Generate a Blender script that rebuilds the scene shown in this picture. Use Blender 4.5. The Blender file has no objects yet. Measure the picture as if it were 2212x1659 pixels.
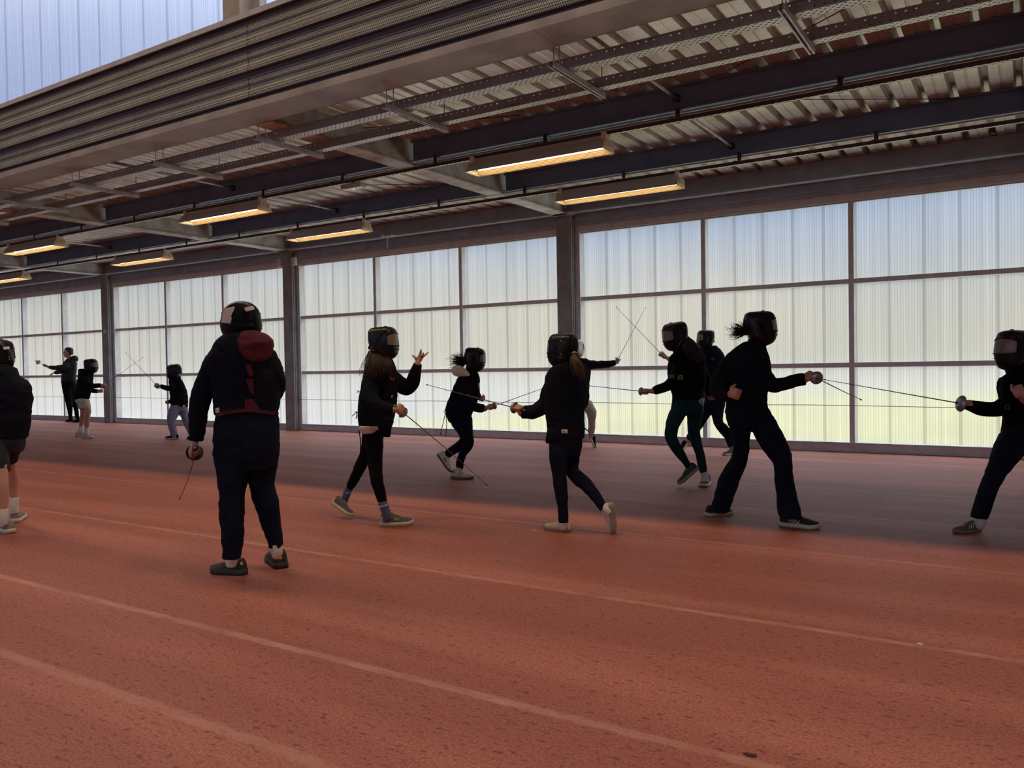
import bpy, bmesh, math, random
from mathutils import Vector, Matrix, noise
from mathutils.bvhtree import BVHTree
V = Vector
PI = math.pi
random.seed(7)
sc = bpy.context.scene
col = sc.collection

# ------------------------------------------------------------------ camera
# world frame: X runs along the window wall (to the right), Y towards it, Z up
FPX, CX, CY = 1745.0, 1106.0, 829.5
CAM = V((0.0, 0.0, 1.2))
def _frame():
    hs, hy = -0.0164, 793.0
    a = V((-CX, hy - hs*CX - CY, FPX)); b = V((2212-CX, hy + hs*(2212-CX) - CY, FPX))
    up = a.cross(b).normalized()
    if up.y > 0: up = -up
    l = V((-1629-CX, 0, FPX)); l.y = -(l.x*up.x + l.z*up.z)/up.y
    X = -l.normalized(); Z = up; Y = Z.cross(X)
    # rows: camera right / down / forward in world coordinates
    return V((X.x, Y.x, Z.x)), V((X.y, Y.y, Z.y)), V((X.z, Y.z, Z.z))
RIGHT, DOWN, FWD = _frame()
cam_data = bpy.data.cameras.new('camera')
cam_data.sensor_width = 36.0
cam_data.lens = FPX/2212*36.0
cam_data.clip_start = 0.05; cam_data.clip_end = 300
cam = bpy.data.objects.new('camera', cam_data)
col.objects.link(cam)
m = Matrix.Identity(4)
for i, c in enumerate((RIGHT, -DOWN, -FWD)):
    for j in range(3): m[j][i] = c[j]
m.translation = CAM
cam.matrix_world = m
sc.camera = cam
FH = V((FWD.x, FWD.y, 0)).normalized()          # horizontal forward
RH = V((RIGHT.x, RIGHT.y, 0)).normalized()      # horizontal right

def ray(u, v): return RIGHT*((u-CX)/FPX) + DOWN*((v-CY)/FPX) + FWD
def atd(u, v, D): return CAM + ray(u, v)*D                 # a point at depth D
def onfloor(u, v, z=0.0):
    d = ray(u, v); return CAM + d*((z-CAM.z)/d.z)
def depth(p): return (V(p)-CAM).dot(FWD)

# ------------------------------------------------------------------ world
w = bpy.data.worlds.new('overcast_sky'); sc.world = w; w.use_nodes = True
nt = w.node_tree; nt.nodes.clear()
def N(nt, t, **k):
    n = nt.nodes.new(t)
    for a, b in k.items(): setattr(n, a, b)
    return n
tc = N(nt, 'ShaderNodeTexCoord'); sep = N(nt, 'ShaderNodeSeparateXYZ')
nt.links.new(tc.outputs['Generated'], sep.inputs[0])
ramp = N(nt, 'ShaderNodeValToRGB'); nt.links.new(sep.outputs['Z'], ramp.inputs[0])
e = ramp.color_ramp.elements                     # cream haze at the horizon, blue above it, bright cloud overhead
e[0].position = 0.0; e[0].color = (0.150, 0.140, 0.108, 1)
e[1].position = 0.62; e[1].color = (1.40, 1.46, 1.50, 1)
for p_, c_ in ((0.06, (0.160, 0.153, 0.132)), (0.15, (0.098, 0.135, 0.215)), (0.30, (0.15, 0.20, 0.30)), (0.45, (0.75, 0.84, 0.95))):
    k = e.new(p_); k.color = (*c_, 1)
cl = N(nt, 'ShaderNodeTexNoise'); cl.inputs['Scale'].default_value = 3.2; cl.inputs['Detail'].default_value = 5
mp = N(nt, 'ShaderNodeMapping'); mp.inputs['Scale'].default_value = (1, 1, 2.6)
nt.links.new(tc.outputs['Generated'], mp.inputs[0]); nt.links.new(mp.outputs[0], cl.inputs[0])
cr = N(nt, 'ShaderNodeValToRGB'); nt.links.new(cl.outputs[0], cr.inputs[0])
cr.color_ramp.elements[0].position = 0.42; cr.color_ramp.elements[1].position = 0.62
cr.color_ramp.elements[0].color = (0.86, 0.90, 0.98, 1); cr.color_ramp.elements[1].color = (1.18, 1.12, 1.06, 1)
mx = N(nt, 'ShaderNodeMix', data_type='RGBA', blend_type='MULTIPLY'); mx.inputs[0].default_value = 1.0
nt.links.new(ramp.outputs[0], mx.inputs[6]); nt.links.new(cr.outputs[0], mx.inputs[7])
bg = N(nt, 'ShaderNodeBackground'); nt.links.new(mx.outputs[2], bg.inputs[0])
bg.inputs[1].default_value = 4.0
wo = N(nt, 'ShaderNodeOutputWorld'); nt.links.new(bg.outputs[0], wo.inputs[0])

# ------------------------------------------------------------------ exposure, sampling quality
sc.view_settings.view_transform = 'Standard'
sc.view_settings.look = 'None'
sc.view_settings.gamma = 1.0
sc.view_settings.use_curve_mapping = False
sc.view_settings.exposure = 0.0
cy = sc.cycles
cy.max_bounces = 5; cy.diffuse_bounces = 3; cy.glossy_bounces = 2
cy.transmission_bounces = 3; cy.transparent_max_bounces = 6
cy.caustics_reflective = False; cy.caustics_refractive = True
cy.sample_clamp_indirect = 4.0
cy.use_denoising = True
try: cy.denoiser = 'OPENIMAGEDENOISE'
except Exception: pass
try: cy.denoising_input_passes = 'RGB_ALBEDO_NORMAL'
except Exception: pass
cy.use_adaptive_sampling = True; cy.adaptive_threshold = 0.06; cy.adaptive_min_samples = 16

# large lamps of the high hall the camera stands in (above and behind the frame)
HALL_LAMPS = [(x, 3.9, 8.2) for x in (-14.0, -9.5, -5.0, -0.5, 4.0)] + [(x, -3.5, 8.6) for x in (-14.0, -7.5, -1.0, 5.5)]
HALL_POWER = (120.0, 30.0)
HALL_COLOR = (1.0, 0.66, 0.38)
TUBE_STRENGTH = 11.0
BACK_Z0 = 4.0          # sill height of the added glazing in the unseen back wall

# ------------------------------------------------------------------ helpers
def link(o, parent=None):
    col.objects.link(o)
    if parent is not None: o.parent = parent
    return o
def tag(o, label=None, cat=None, group=None, kind=None):
    if label: o['label'] = label
    if cat: o['category'] = cat
    if group: o['group'] = group
    if kind: o['kind'] = kind
    return o
def empty(name, loc, label=None, cat=None, group=None, kind=None):
    o = bpy.data.objects.new(name, None); o.empty_display_size = 0.1
    link(o); o.location = V(loc)
    o.matrix_world = Matrix.Translation(V(loc))
    return tag(o, label, cat, group, kind)
def copy_tree(o, dx, parent=None):
    c = o.copy(); link(c, parent)
    if parent is None: c.location = o.location + V(dx)
    for ch in list(o.children): copy_tree(ch, (0, 0, 0), c)
    return c

class MB:
    """collects shapes in world coordinates, then links them as one mesh object"""
    def __init__(s): s.bm = bmesh.new()
    def box(s, a, b):
        x0, y0, z0 = a; x1, y1, z1 = b
        vs = [s.bm.verts.new(p) for p in ((x0,y0,z0),(x1,y0,z0),(x1,y1,z0),(x0,y1,z0),(x0,y0,z1),(x1,y0,z1),(x1,y1,z1),(x0,y1,z1))]
        for f in ((0,3,2,1),(4,5,6,7),(0,1,5,4),(1,2,6,5),(2,3,7,6),(3,0,4,7)): s.bm.faces.new([vs[i] for i in f])
        return s
    def rings(s, rings, cap=True, closed=True):
        prev = None; allr = []
        for r in rings:
            cur = [s.bm.verts.new(p) for p in r]; allr.append(cur)
            if prev:
                n = len(cur)
                for i in range(n if closed else n-1):
                    j = (i+1) % n
                    s.bm.faces.new((prev[i], prev[j], cur[j], cur[i]))
            prev = cur
        if cap and closed:
            s.bm.faces.new(list(reversed(allr[0]))); s.bm.faces.new(allr[-1])
        return s
    def tube(s, pts, r, n=8, k=1.0, up=None):
        pts = [V(p) for p in pts]; rs = r if isinstance(r, (list, tuple)) else [r]*len(pts)
        out = []
        for i, p in enumerate(pts):
            t = (pts[min(i+1, len(pts)-1)] - pts[max(i-1, 0)]).normalized()
            ref = V(up) if up else (V((0,0,1)) if abs(t.z) < 0.9 else V((1,0,0)))
            a = t.cross(ref).normalized(); b = a.cross(t)
            out.append([p + a*(rs[i]*math.cos(q)) + b*(rs[i]*k*math.sin(q)) for q in (2*PI*j/n for j in range(n))])
        return s.rings(out)
    def ball(s, c, rx, ry=None, rz=None, M=None, n=14, mlat=9):
        ry = ry or rx; rz = rz or rx; c = V(c); out = []
        for i in range(mlat+1):
            th = -PI/2 + PI*(i+0.0001)/(mlat+0.0002); rr = []
            for j in range(n):
                q = 2*PI*j/n
                p = V((rx*math.cos(th)*math.cos(q), ry*math.cos(th)*math.sin(q), rz*math.sin(th)))
                rr.append(c + (M @ p if M else p))
            out.append(rr)
        return s.rings(out)
    def prism(s, poly, vec):
        a = [V(p) for p in poly]; return s.rings([a, [p+V(vec) for p in a]])
    def obj(s, name, mat, parent=None, smooth=False, bevel=0.0, recalc=True):
        if recalc: bmesh.ops.recalc_face_normals(s.bm, faces=s.bm.faces[:])
        me = bpy.data.meshes.new(name)
        if parent is not None: bmesh.ops.translate(s.bm, verts=s.bm.verts[:], vec=-root_loc(parent))
        s.bm.to_mesh(me); s.bm.free()
        if smooth:
            for p in me.polygons: p.use_smooth = True
        me.materials.append(mat)
        o = bpy.data.objects.new(name, me); link(o, parent)
        if bevel:
            md = o.modifiers.new('bevel', 'BEVEL'); md.width = bevel; md.segments = 2; md.limit_method = 'ANGLE'
        return o
def root_loc(p):
    l = V((0, 0, 0))
    while p is not None: l = l + p.location; p = p.parent
    return l

# ------------------------------------------------------------------ materials
def mat(name, c, rough=0.6, metal=0.0, noise_amt=0.0, noise_scale=8.0, bump=0.0, bump_scale=200.0, spec=0.5, coat=0.0, sheen=0.0, stretch=(1,1,1)):
    m = bpy.data.materials.new(name); m.use_nodes = True
    t = m.node_tree; b = t.nodes['Principled BSDF']
    b.inputs['Base Color'].default_value = (*c, 1); b.inputs['Roughness'].default_value = rough
    b.inputs['Metallic'].default_value = metal; b.inputs['Specular IOR Level'].default_value = spec
    b.inputs['Coat Weight'].default_value = coat; b.inputs['Sheen Weight'].default_value = sheen
    tcn = N(t, 'ShaderNodeTexCoord'); mpn = N(t, 'ShaderNodeMapping'); mpn.inputs['Scale'].default_value = stretch
    t.links.new(tcn.outputs['Object'], mpn.inputs[0])
    if noise_amt:
        n = N(t, 'ShaderNodeTexNoise'); n.inputs['Scale'].default_value = noise_scale; n.inputs['Detail'].default_value = 5
        t.links.new(mpn.outputs[0], n.inputs[0])
        r = N(t, 'ShaderNodeValToRGB'); t.links.new(n.outputs[0], r.inputs[0])
        r.color_ramp.elements[0].position = 0.3; r.color_ramp.elements[1].position = 0.7
        r.color_ramp.elements[0].color = (*[x*(1-noise_amt) for x in c], 1)
        r.color_ramp.elements[1].color = (*[min(1, x*(1+noise_amt)) for x in c], 1)
        t.links.new(r.outputs[0], b.inputs['Base Color'])
    if bump:
        n = N(t, 'ShaderNodeTexNoise'); n.inputs['Scale'].default_value = bump_scale; n.inputs['Detail'].default_value = 3
        t.links.new(mpn.outputs[0], n.inputs[0])
        bn = N(t, 'ShaderNodeBump'); bn.inputs['Strength'].default_value = bump; bn.inputs['Distance'].default_value = 0.01
        t.links.new(n.outputs[0], bn.inputs['Height']); t.links.new(bn.outputs[0], b.inputs['Normal'])
    return m
def emit(name, c, s):
    m = bpy.data.materials.new(name); m.use_nodes = True; t = m.node_tree; t.nodes.clear()
    e = N(t, 'ShaderNodeEmission'); e.inputs[0].default_value = (*c, 1); e.inputs[1].default_value = s
    o = N(t, 'ShaderNodeOutputMaterial'); t.links.new(e.outputs[0], o.inputs[0]); return m
def math_node(t, op, a=None, b=None):
    n = N(t, 'ShaderNodeMath', operation=op)
    for i, x in enumerate((a, b)):
        if x is None: continue
        if isinstance(x, (int, float)): n.inputs[i].default_value = x
        else: t.links.new(x, n.inputs[i])
    return n.outputs[0]

def perforated(name, c, ax, ay, pitch, rad, rough=0.45, metal=0.6, elong=1.0, through=False, noise_amt=0.15):
    """sheet metal with a grid of holes in the plane of the axes ax, ay (staggered rows)"""
    m = mat(name, c, rough, metal, noise_amt, 3.0)
    t = m.node_tree; b = t.nodes['Principled BSDF']
    tcn = N(t, 'ShaderNodeTexCoord'); sp = N(t, 'ShaderNodeSeparateXYZ'); t.links.new(tcn.outputs['Object'], sp.inputs[0])
    X = math_node(t, 'DIVIDE', sp.outputs[ax], pitch*elong); Y = math_node(t, 'DIVIDE', sp.outputs[ay], pitch)
    row = math_node(t, 'FLOOR', Y); X = math_node(t, 'ADD', X, math_node(t, 'MULTIPLY', row, 0.5))
    fx = math_node(t, 'SUBTRACT', math_node(t, 'FRACT', X), 0.5); fy = math_node(t, 'SUBTRACT', math_node(t, 'FRACT', Y), 0.5)
    fx = math_node(t, 'MULTIPLY', fx, 1.0)
    d = math_node(t, 'SQRT', math_node(t, 'ADD', math_node(t, 'MULTIPLY', fx, fx), math_node(t, 'MULTIPLY', fy, fy)))
    hole = math_node(t, 'LESS_THAN', d, rad)
    out = t.nodes['Material Output']
    if through:
        tr = N(t, 'ShaderNodeBsdfTransparent'); ms = N(t, 'ShaderNodeMixShader')
        t.links.new(hole, ms.inputs[0]); t.links.new(b.outputs[0], ms.inputs[1]); t.links.new(tr.outputs[0], ms.inputs[2])
    else:
        dk = N(t, 'ShaderNodeBsdfDiffuse'); dk.inputs[0].default_value = (0.03, 0.028, 0.028, 1); ms = N(t, 'ShaderNodeMixShader')
        t.links.new(hole, ms.inputs[0]); t.links.new(b.outputs[0], ms.inputs[1]); t.links.new(dk.outputs[0], ms.inputs[2])
    t.links.new(ms.outputs[0], out.inputs[0])
    return m
# ================================================================== the setting
M_steel   = mat('painted_steel_grey', (0.18, 0.31, 0.54), 0.5, 0.0, 0.12, 4)
M_steel2  = mat('painted_steel_taupe', (0.36, 0.42, 0.50), 0.55, 0.0, 0.15, 5)
M_conc    = mat('concrete_column', (0.30, 0.32, 0.33), 0.85, 0, 0.22, 5, 0.3, 60)
M_beam    = mat('weathered_beam', (0.58, 0.60, 0.58), 0.75, 0.0, 0.3, 5)
M_frame   = mat('window_frame_paint', (0.66, 0.66, 0.68), 0.5, 0.0, 0.1, 8)
M_galv    = mat('galvanised_metal', (0.55, 0.57, 0.60), 0.42, 0.3, 0.25, 9)
M_flash   = mat('dull_sheet_metal', (0.36, 0.37, 0.36), 0.5, 0.1, 0.3, 2.2)
M_white   = mat('white_paint', (0.75, 0.74, 0.72), 0.5)
M_black   = mat('black_plastic', (0.015, 0.015, 0.018), 0.4)
M_render  = mat('hall_wall_paint', (0.55, 0.52, 0.48), 0.9, 0, 0.1, 2)
M_deckm   = perforated('perforated_roof_deck', (0.92, 0.84, 0.76), 0, 1, 0.016, 0.16, 0.38, 0.40)
M_fasc    = perforated('perforated_fascia_sheet', (0.24, 0.285, 0.30), 0, 2, 0.020, 0.27, 0.5, 0.0)
M_groove  = mat('fascia_groove', (0.09, 0.09, 0.12), 0.7, 0.0, 0.1, 4)

# ---- tartan floor: red granular track with faded lane lines
def floor_mat():
    m = bpy.data.materials.new('red_track_rubber'); m.use_nodes = True
    t = m.node_tree; b = t.nodes['Principled BSDF']; b.inputs['Roughness'].default_value = 0.62
    b.inputs['Specular IOR Level'].default_value = 0.25
    tcn = N(t, 'ShaderNodeTexCoord')
    def noise_n(scale, det, stretch=(1,1,1)):
        mpn = N(t, 'ShaderNodeMapping'); mpn.inputs['Scale'].default_value = stretch
        t.links.new(tcn.outputs['Object'], mpn.inputs[0])
        n = N(t, 'ShaderNodeTexNoise'); n.inputs['Scale'].default_value = scale; n.inputs['Detail'].default_value = det
        t.links.new(mpn.outputs[0], n.inputs[0]); return n.outputs[0]
    def rmp(src, p0, c0, p1, c1):
        r = N(t, 'ShaderNodeValToRGB'); t.links.new(src, r.inputs[0]); e = r.color_ramp.elements
        e[0].position = p0; e[0].color = (*c0, 1); e[1].position = p1; e[1].color = (*c1, 1); return r.outputs[0]
    def mix(f, a, bb, mode='MIX'):
        n = N(t, 'ShaderNodeMix', data_type='RGBA', blend_type=mode)
        for i, x in ((0, f), (6, a), (7, bb)):
            if isinstance(x, (int, float)): n.inputs[i].default_value = x
            elif isinstance(x, tuple): n.inputs[i].default_value = (*x, 1)
            else: t.links.new(x, n.inputs[i])
        return n.outputs[2]
    base = rmp(noise_n(0.7, 5, (0.35, 1.0, 1)), 0.30, (0.35, 0.115, 0.075), 0.72, (0.44, 0.16, 0.105))
    streak = rmp(noise_n(1.5, 6, (0.16, 1.6, 1)), 0.46, (0.80, 0.74, 0.74), 0.62, (1, 1, 1))
    base = mix(1.0, base, streak, 'MULTIPLY')
    grain = rmp(noise_n(95, 3), 0.36, (0.62, 0.58, 0.56), 0.60, (1.12, 1.1, 1.1))
    base = mix(0.85, base, grain, 'MULTIPLY')
    pits = rmp(noise_n(40, 4, (0.6, 1.3, 1)), 0.33, (0.35, 0.3, 0.3), 0.42, (1, 1, 1))
    base = mix(0.75, base, pits, 'MULTIPLY')
    sp = N(t, 'ShaderNodeSeparateXYZ'); t.links.new(tcn.outputs['Object'], sp.inputs[0])
    wob = math_node(t, 'MULTIPLY', math_node(t, 'SUBTRACT', noise_n(14, 2), 0.5), 0.03)
    yv = math_node(t, 'ADD', sp.outputs[1], wob)
    wear = rmp(noise_n(9, 5, (0.5, 1, 1)), 0.34, (0, 0, 0), 0.62, (1, 1, 1))
    for yc, wd, op in ((0.55, .05, .5), (1.73, .055, .42), (2.40, .05, .62), (3.755, .045, .62), (5.28, .045, .55), (6.65, .05, .42), (8.02, .05, .36), (9.3, .05, .25), (10.3, .05, .3)):
        dd = math_node(t, 'ABSOLUTE', math_node(t, 'SUBTRACT', yv, yc))
        mk = N(t, 'ShaderNodeMapRange'); t.links.new(dd, mk.inputs[0])
        mk.inputs[1].default_value = wd*0.35; mk.inputs[2].default_value = wd*0.62; mk.inputs[3].default_value = op; mk.inputs[4].default_value = 0
        f = math_node(t, 'MULTIPLY', mk.outputs[0], math_node(t, 'ADD', math_node(t, 'MULTIPLY', wear, 0.65), 0.35))
        base = mix(f, base, (0.50, 0.26, 0.19))
    t.links.new(base, b.inputs['Base Color'])
    bn = N(t, 'ShaderNodeBump'); bn.inputs['Strength'].default_value = 0.55; bn.inputs['Distance'].default_value = 0.006
    t.links.new(noise_n(95, 3), bn.inputs['Height']); t.links.new(bn.outputs[0], b.inputs['Normal'])
    return m
f = MB().box((-42, -12, -0.15), (14, 11.6, 0)).obj('floor', floor_mat()); tag(f, kind='structure')

YF = 11.3           # front of the columns of the window wall
COLS = [-25.45, -19.1, -12.66, -6.33, 0.05, 6.4]           # left faces of columns
# ---- steel columns of the wall, set into the glazing
for i, x in enumerate(COLS):
    b = MB().box((x, YF, 0), (x+0.27, YF+0.2, 3.62)); b.box((x+0.271, YF+0.03, 0), (x+0.285, YF+0.044, 3.45))
    o = b.obj('wall_column', M_conc, bevel=0.006); tag(o, kind='structure')
# small white plate on one column
tag(MB().box((-19.0, YF-0.012, 2.20), (-18.90, YF-0.001, 2.255)).obj('sign_plate', M_white), 'small pale plate fixed on the column behind the boy in pale shorts', 'sign')

# ---- glazed bays: curb, head, mullions, transoms, translucent ribbed sheets
def panel_mat():
    m = bpy.data.materials.new('translucent_ribbed_sheet'); m.use_nodes = True
    t = m.node_tree; t.nodes.clear()
    tcn = N(t, 'ShaderNodeTexCoord'); sp = N(t, 'ShaderNodeSeparateXYZ'); t.links.new(tcn.outputs['Object'], sp.inputs[0])
    fl = math_node(t, 'FRACT', math_node(t, 'DIVIDE', sp.outputs[0], 0.033))
    tri = math_node(t, 'ABSOLUTE', math_node(t, 'SUBTRACT', fl, 0.5))
    rib = N(t, 'ShaderNodeMapRange'); t.links.new(tri, rib.inputs[0])
    rib.inputs[1].default_value = 0.38; rib.inputs[2].default_value = 0.5; rib.inputs[3].default_value = 1.0; rib.inputs[4].default_value = 0.66
    jf = math_node(t, 'FRACT', math_node(t, 'DIVIDE', sp.outputs[0], 0.405))
    jt = math_node(t, 'ABSOLUTE', math_node(t, 'SUBTRACT', jf, 0.5))
    jn = N(t, 'ShaderNodeMapRange'); t.links.new(jt, jn.inputs[0])
    jn.inputs[1].default_value = 0.43; jn.inputs[2].default_value = 0.47; jn.inputs[3].default_value = 1.0; jn.inputs[4].default_value = 0.72
    # slow streaky tint differences between ribs
    cmb = N(t, 'ShaderNodeCombineXYZ'); t.links.new(math_node(t, 'FLOOR', math_node(t, 'DIVIDE', sp.outputs[0], 0.033)), cmb.inputs[0])
    t.links.new(math_node(t, 'MULTIPLY', sp.outputs[2], 0.25), cmb.inputs[2])
    nz = N(t, 'ShaderNodeTexNoise'); nz.inputs['Scale'].default_value = 0.6; t.links.new(cmb.outputs[0], nz.inputs[0])
    st = N(t, 'ShaderNodeMapRange'); t.links.new(nz.outputs[0], st.inputs[0])
    st.inputs[1].default_value = 0.3; st.inputs[2].default_value = 0.7; st.inputs[3].default_value = 0.88; st.inputs[4].default_value = 1.04
    k = math_node(t, 'MULTIPLY', math_node(t, 'MULTIPLY', rib.outputs[0], jn.outputs[0]), st.outputs[0])
    def tint(c):
        n = N(t, 'ShaderNodeVectorMath', operation='SCALE'); n.inputs[0].default_value = c; t.links.new(k, n.inputs['Scale']); return n.outputs[0]
    rf = N(t, 'ShaderNodeBsdfRefraction'); rf.distribution = 'GGX'; rf.inputs['Roughness'].default_value = PANEL_ROUGH; rf.inputs['IOR'].default_value = PANEL_IOR
    t.links.new(tint(PANEL_TINT), rf.inputs[0])
    tl = N(t, 'ShaderNodeBsdfTranslucent'); t.links.new(tint(PANEL_DIFF), tl.inputs[0])
    df = N(t, 'ShaderNodeBsdfDiffuse'); df.inputs[0].default_value = (0.5, 0.5, 0.5, 1)
    m1 = N(t, 'ShaderNodeMixShader'); m1.inputs[0].default_value = PANEL_MIX
    t.links.new(rf.outputs[0], m1.inputs[1]); t.links.new(tl.outputs[0], m1.inputs[2])
    m2 = N(t, 'ShaderNodeMixShader'); m2.inputs[0].default_value = 0.1
    t.links.new(m1.outputs[0], m2.inputs[1]); t.links.new(df.outputs[0], m2.inputs[2])
    o = N(t, 'ShaderNodeOutputMaterial'); t.links.new(m2.outputs[0], o.inputs[0]); return m
PANEL_ROUGH, PANEL_IOR, PANEL_MIX = 0.30, 1.20, 0.25
PANEL_TINT = (0.88, 0.88, 0.86); PANEL_DIFF = (0.62, 0.61, 0.57)
M_panel = panel_mat()
FR = YF + 0.12      # front plane of the frames
GL = YF + 0.235     # plane of the sheets
n_win = 0
for i in range(len(COLS)-1):
    x0, x1 = COLS[i]+0.36, COLS[i+1]
    n_win += 1
    root = empty('window_%d' % n_win, (x0, FR, 0), kind='structure')
    fr = MB()
    fr.box((COLS[i]+0.27, FR-0.02, 0), (x1, GL+0.03, 0.115))                 # curb
    fr.box((COLS[i]+0.27, FR-0.01, 3.315), (x1, GL+0.03, 3.42))           # head
    fr.box((x1-0.06, FR, 0.1), (x1, GL+0.02, 3.33))                        # jambs
    fr.box((x0-0.089, FR-0.015, 0.1), (x0, GL+0.02, 3.33))
    pw = (x1 - x0)/3
    for q in (1, 2): fr.box((x0+pw*q-0.033, FR, 0.1), (x0+pw*q+0.033, GL+0.02, 3.33))
    for z in (1.155, 2.262): fr.box((x0, FR+0.012, z-0.032), (x1-0.05, GL+0.02, z+0.032))
    fr.obj('window_frame', M_frame, root, bevel=0.004)
    si = MB().box((x0, FR-0.035, 0.112), (x1-0.06, GL, 0.128)); si.obj('window_sill', M_galv, root)
    dr = MB().box((x0, FR+0.005, 3.295), (x1-0.06, FR+0.03, 3.313)); dr.obj('head_trim', mat('pale_head_trim', (0.6, 0.58, 0.46), 0.5), root)
    zz = (0.115, 1.155, 2.262, 3.33)
    for q in range(3):
        for r in range(3):
            a, c = x0+pw*q, x0+pw*(q+1)
            pb = MB(); n = 1
            pb.rings([[(a, GL, zz[r]), (c, GL, zz[r])], [(a, GL, zz[r+1]), (c, GL, zz[r+1])]], cap=False, closed=False)
            pb.obj('translucent_panel', M_panel, root, recalc=False)
# thin cable running in front of the glazing
cb = MB().tube([(x, FR-0.03, 0.615+0.006*math.sin(x*2)) for x in [-30+0.5*k for k in range(80)]], 0.0045, 6)
tag(cb.obj('safety_cable', mat('cable_grey', (0.2, 0.19, 0.2), 0.5, 0.5), smooth=True), 'thin grey cable stretched low along the whole window wall', 'cable')

# ---- beams
def ibeam(b, y, z0, z1, xa, xb, wd=0.12, tf=0.018, tw=0.012):
    b.box((xa, y, z0), (xb, y+wd, z0+tf)); b.box((xa, y, z1-tf), (xb, y+wd, z1)); b.box((xa, y+wd/2-tw/2, z0+tf), (xb, y+wd/2+tw/2, z1-tf))
DECK = 3.872
XEND = [(-30, -25.2)] + [(COLS[i]+0.24, COLS[i+1]+0.0) for i in range(5)]
for n, y in enumerate((7.41, 9.41)):
    for (xa, xb) in XEND:
        b = MB(); ibeam(b, y, 3.622, DECK-0.004, xa, xb)
        tag(b.obj('roof_purlin_beam', M_steel, bevel=0.002), kind='structure')
# edge beam and cladding over the glazing
b = MB(); b.box((-30, YF+0.02, 3.62), (8, YF+0.13, DECK-0.004)); b.box((-30, YF-0.10, 3.60), (8, YF+0.13, 3.63)); b.box((-30, YF+0.08, 3.42), (8, YF+0.24, 3.62))
b.box((-30, YF+0.055, 3.475), (8, YF+0.082, 3.49))
tag(b.obj('wall_head_beam', M_steel2), kind='structure')
# cross beams over every column
for x in COLS:
    b = MB(); b.box((x-0.03, 5.375, 3.60), (x+0.21, YF+0.13, 3.625)); b.box((x-0.005, 5.375, 3.625), (x+0.185, YF+0.13, DECK-0.003))
    b.box((x-0.03, YF-0.02, 3.585), (x+0.31, YF+0.2, 3.60))
    tag(b.obj('cross_beam', M_beam, bevel=0.004), kind='structure')
# ---- trapezoidal roof deck, ribs running towards the wall
b = MB(); prof = []; x = -30.0
while x < 8.5:
    prof += [(x, DECK), (x+0.085, DECK), (x+0.092, DECK+0.008), (x+0.102, DECK+0.008), (x+0.109, DECK), (x+0.195, DECK), (x+0.215, DECK+0.075), (x+0.255, DECK+0.075)]; x += 0.275
b.rings([[(px, 5.05, pz) for px, pz in prof], [(px, YF+0.3, pz) for px, pz in prof]], cap=False, closed=False)
tag(b.obj('ceiling', M_deckm), kind='structure')
tag(MB().box((-42, 5.05, DECK+0.12), (14, YF+0.5, DECK+0.3)).obj('roof_slab', M_render), kind='structure')
tag(MB().box((-42, YF+0.3, 3.44), (14, YF+0.4, DECK+0.2)).obj('wall_upper', M_render), kind='structure')
# side closures of the aisle
tag(MB().box((-42.2, -12, 0), (-42, 11.9, 9)).obj('wall_left', M_render), kind='structure')
tag(MB().box((14, -12, 0), (14.2, 11.9, 9)).obj('wall_right', M_render), kind='structure')
tag(MB().box((-42, YF, 0), (-30, YF+0.3, DECK+0.1)).obj('wall_far', M_render), kind='structure')
tag(MB().box((6.8, YF, 0), (14, YF+0.3, DECK+0.1)).obj('wall_near', M_render), kind='structure')

# ---- perforated fascia between aisle and high hall
YA = 5.0
g = [(3.70, 3.665)]
zp = []; z = 3.665
fp = []   # profile (y, z): 3 wide bands split by recessed dark grooves
def band(z0, z1):
    mz = (z0+z1)/2
    return [(YA+0.0, z0), (YA, z0+0.035), (YA+0.006, z0+0.042), (YA+0.006, mz-0.03), (YA+0.012, mz-0.02), (YA+0.012, mz+0.02), (YA+0.006, mz+0.03), (YA+0.006, z1-0.01), (YA, z1)]
bands = [(3.705, 3.885), (3.945, 4.125), (4.175, 4.375)]
SEAMS = [-30.0, -18.6, -12.3, -6.0, 0.3, 6.6]
for s0, s1 in zip(SEAMS[:-1], SEAMS[1:]):
    root = empty('fascia_panel', (s0, YA, 3.7), kind='structure')
    for z0, z1 in bands:
        MB().rings([[(s0+0.004, y, zz) for y, zz in band(z0, z1)], [(s1-0.004, y, zz) for y, zz in band(z0, z1)]], cap=False, closed=False).obj('perforated_band', M_fasc, root)
gb = MB()
for z0, z1 in ((3.665, 3.705), (3.885, 3.945), (4.125, 4.175), (4.375, 4.425)):
    gb.rings([[(-30, YA, z1), (-30, YA+0.035, z1-0.006), (-30, YA+0.035, z0+0.006), (-30, YA, z0)], [(8, YA, z1), (8, YA+0.035, z1-0.006), (8, YA+0.035, z0+0.006), (8, YA, z0)]], cap=False, closed=False)
gb.box((-30, YA+0.04, 3.64), (8, YA+0.1, 4.45))
tag(gb.obj('fascia_backing', M_groove), kind='structure')
MBc = MB().box((-30, YA-0.015, 4.425), (8, YA+0.25, 4.475)); tag(MBc.obj('trim_1', M_steel2), kind='structure')
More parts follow.
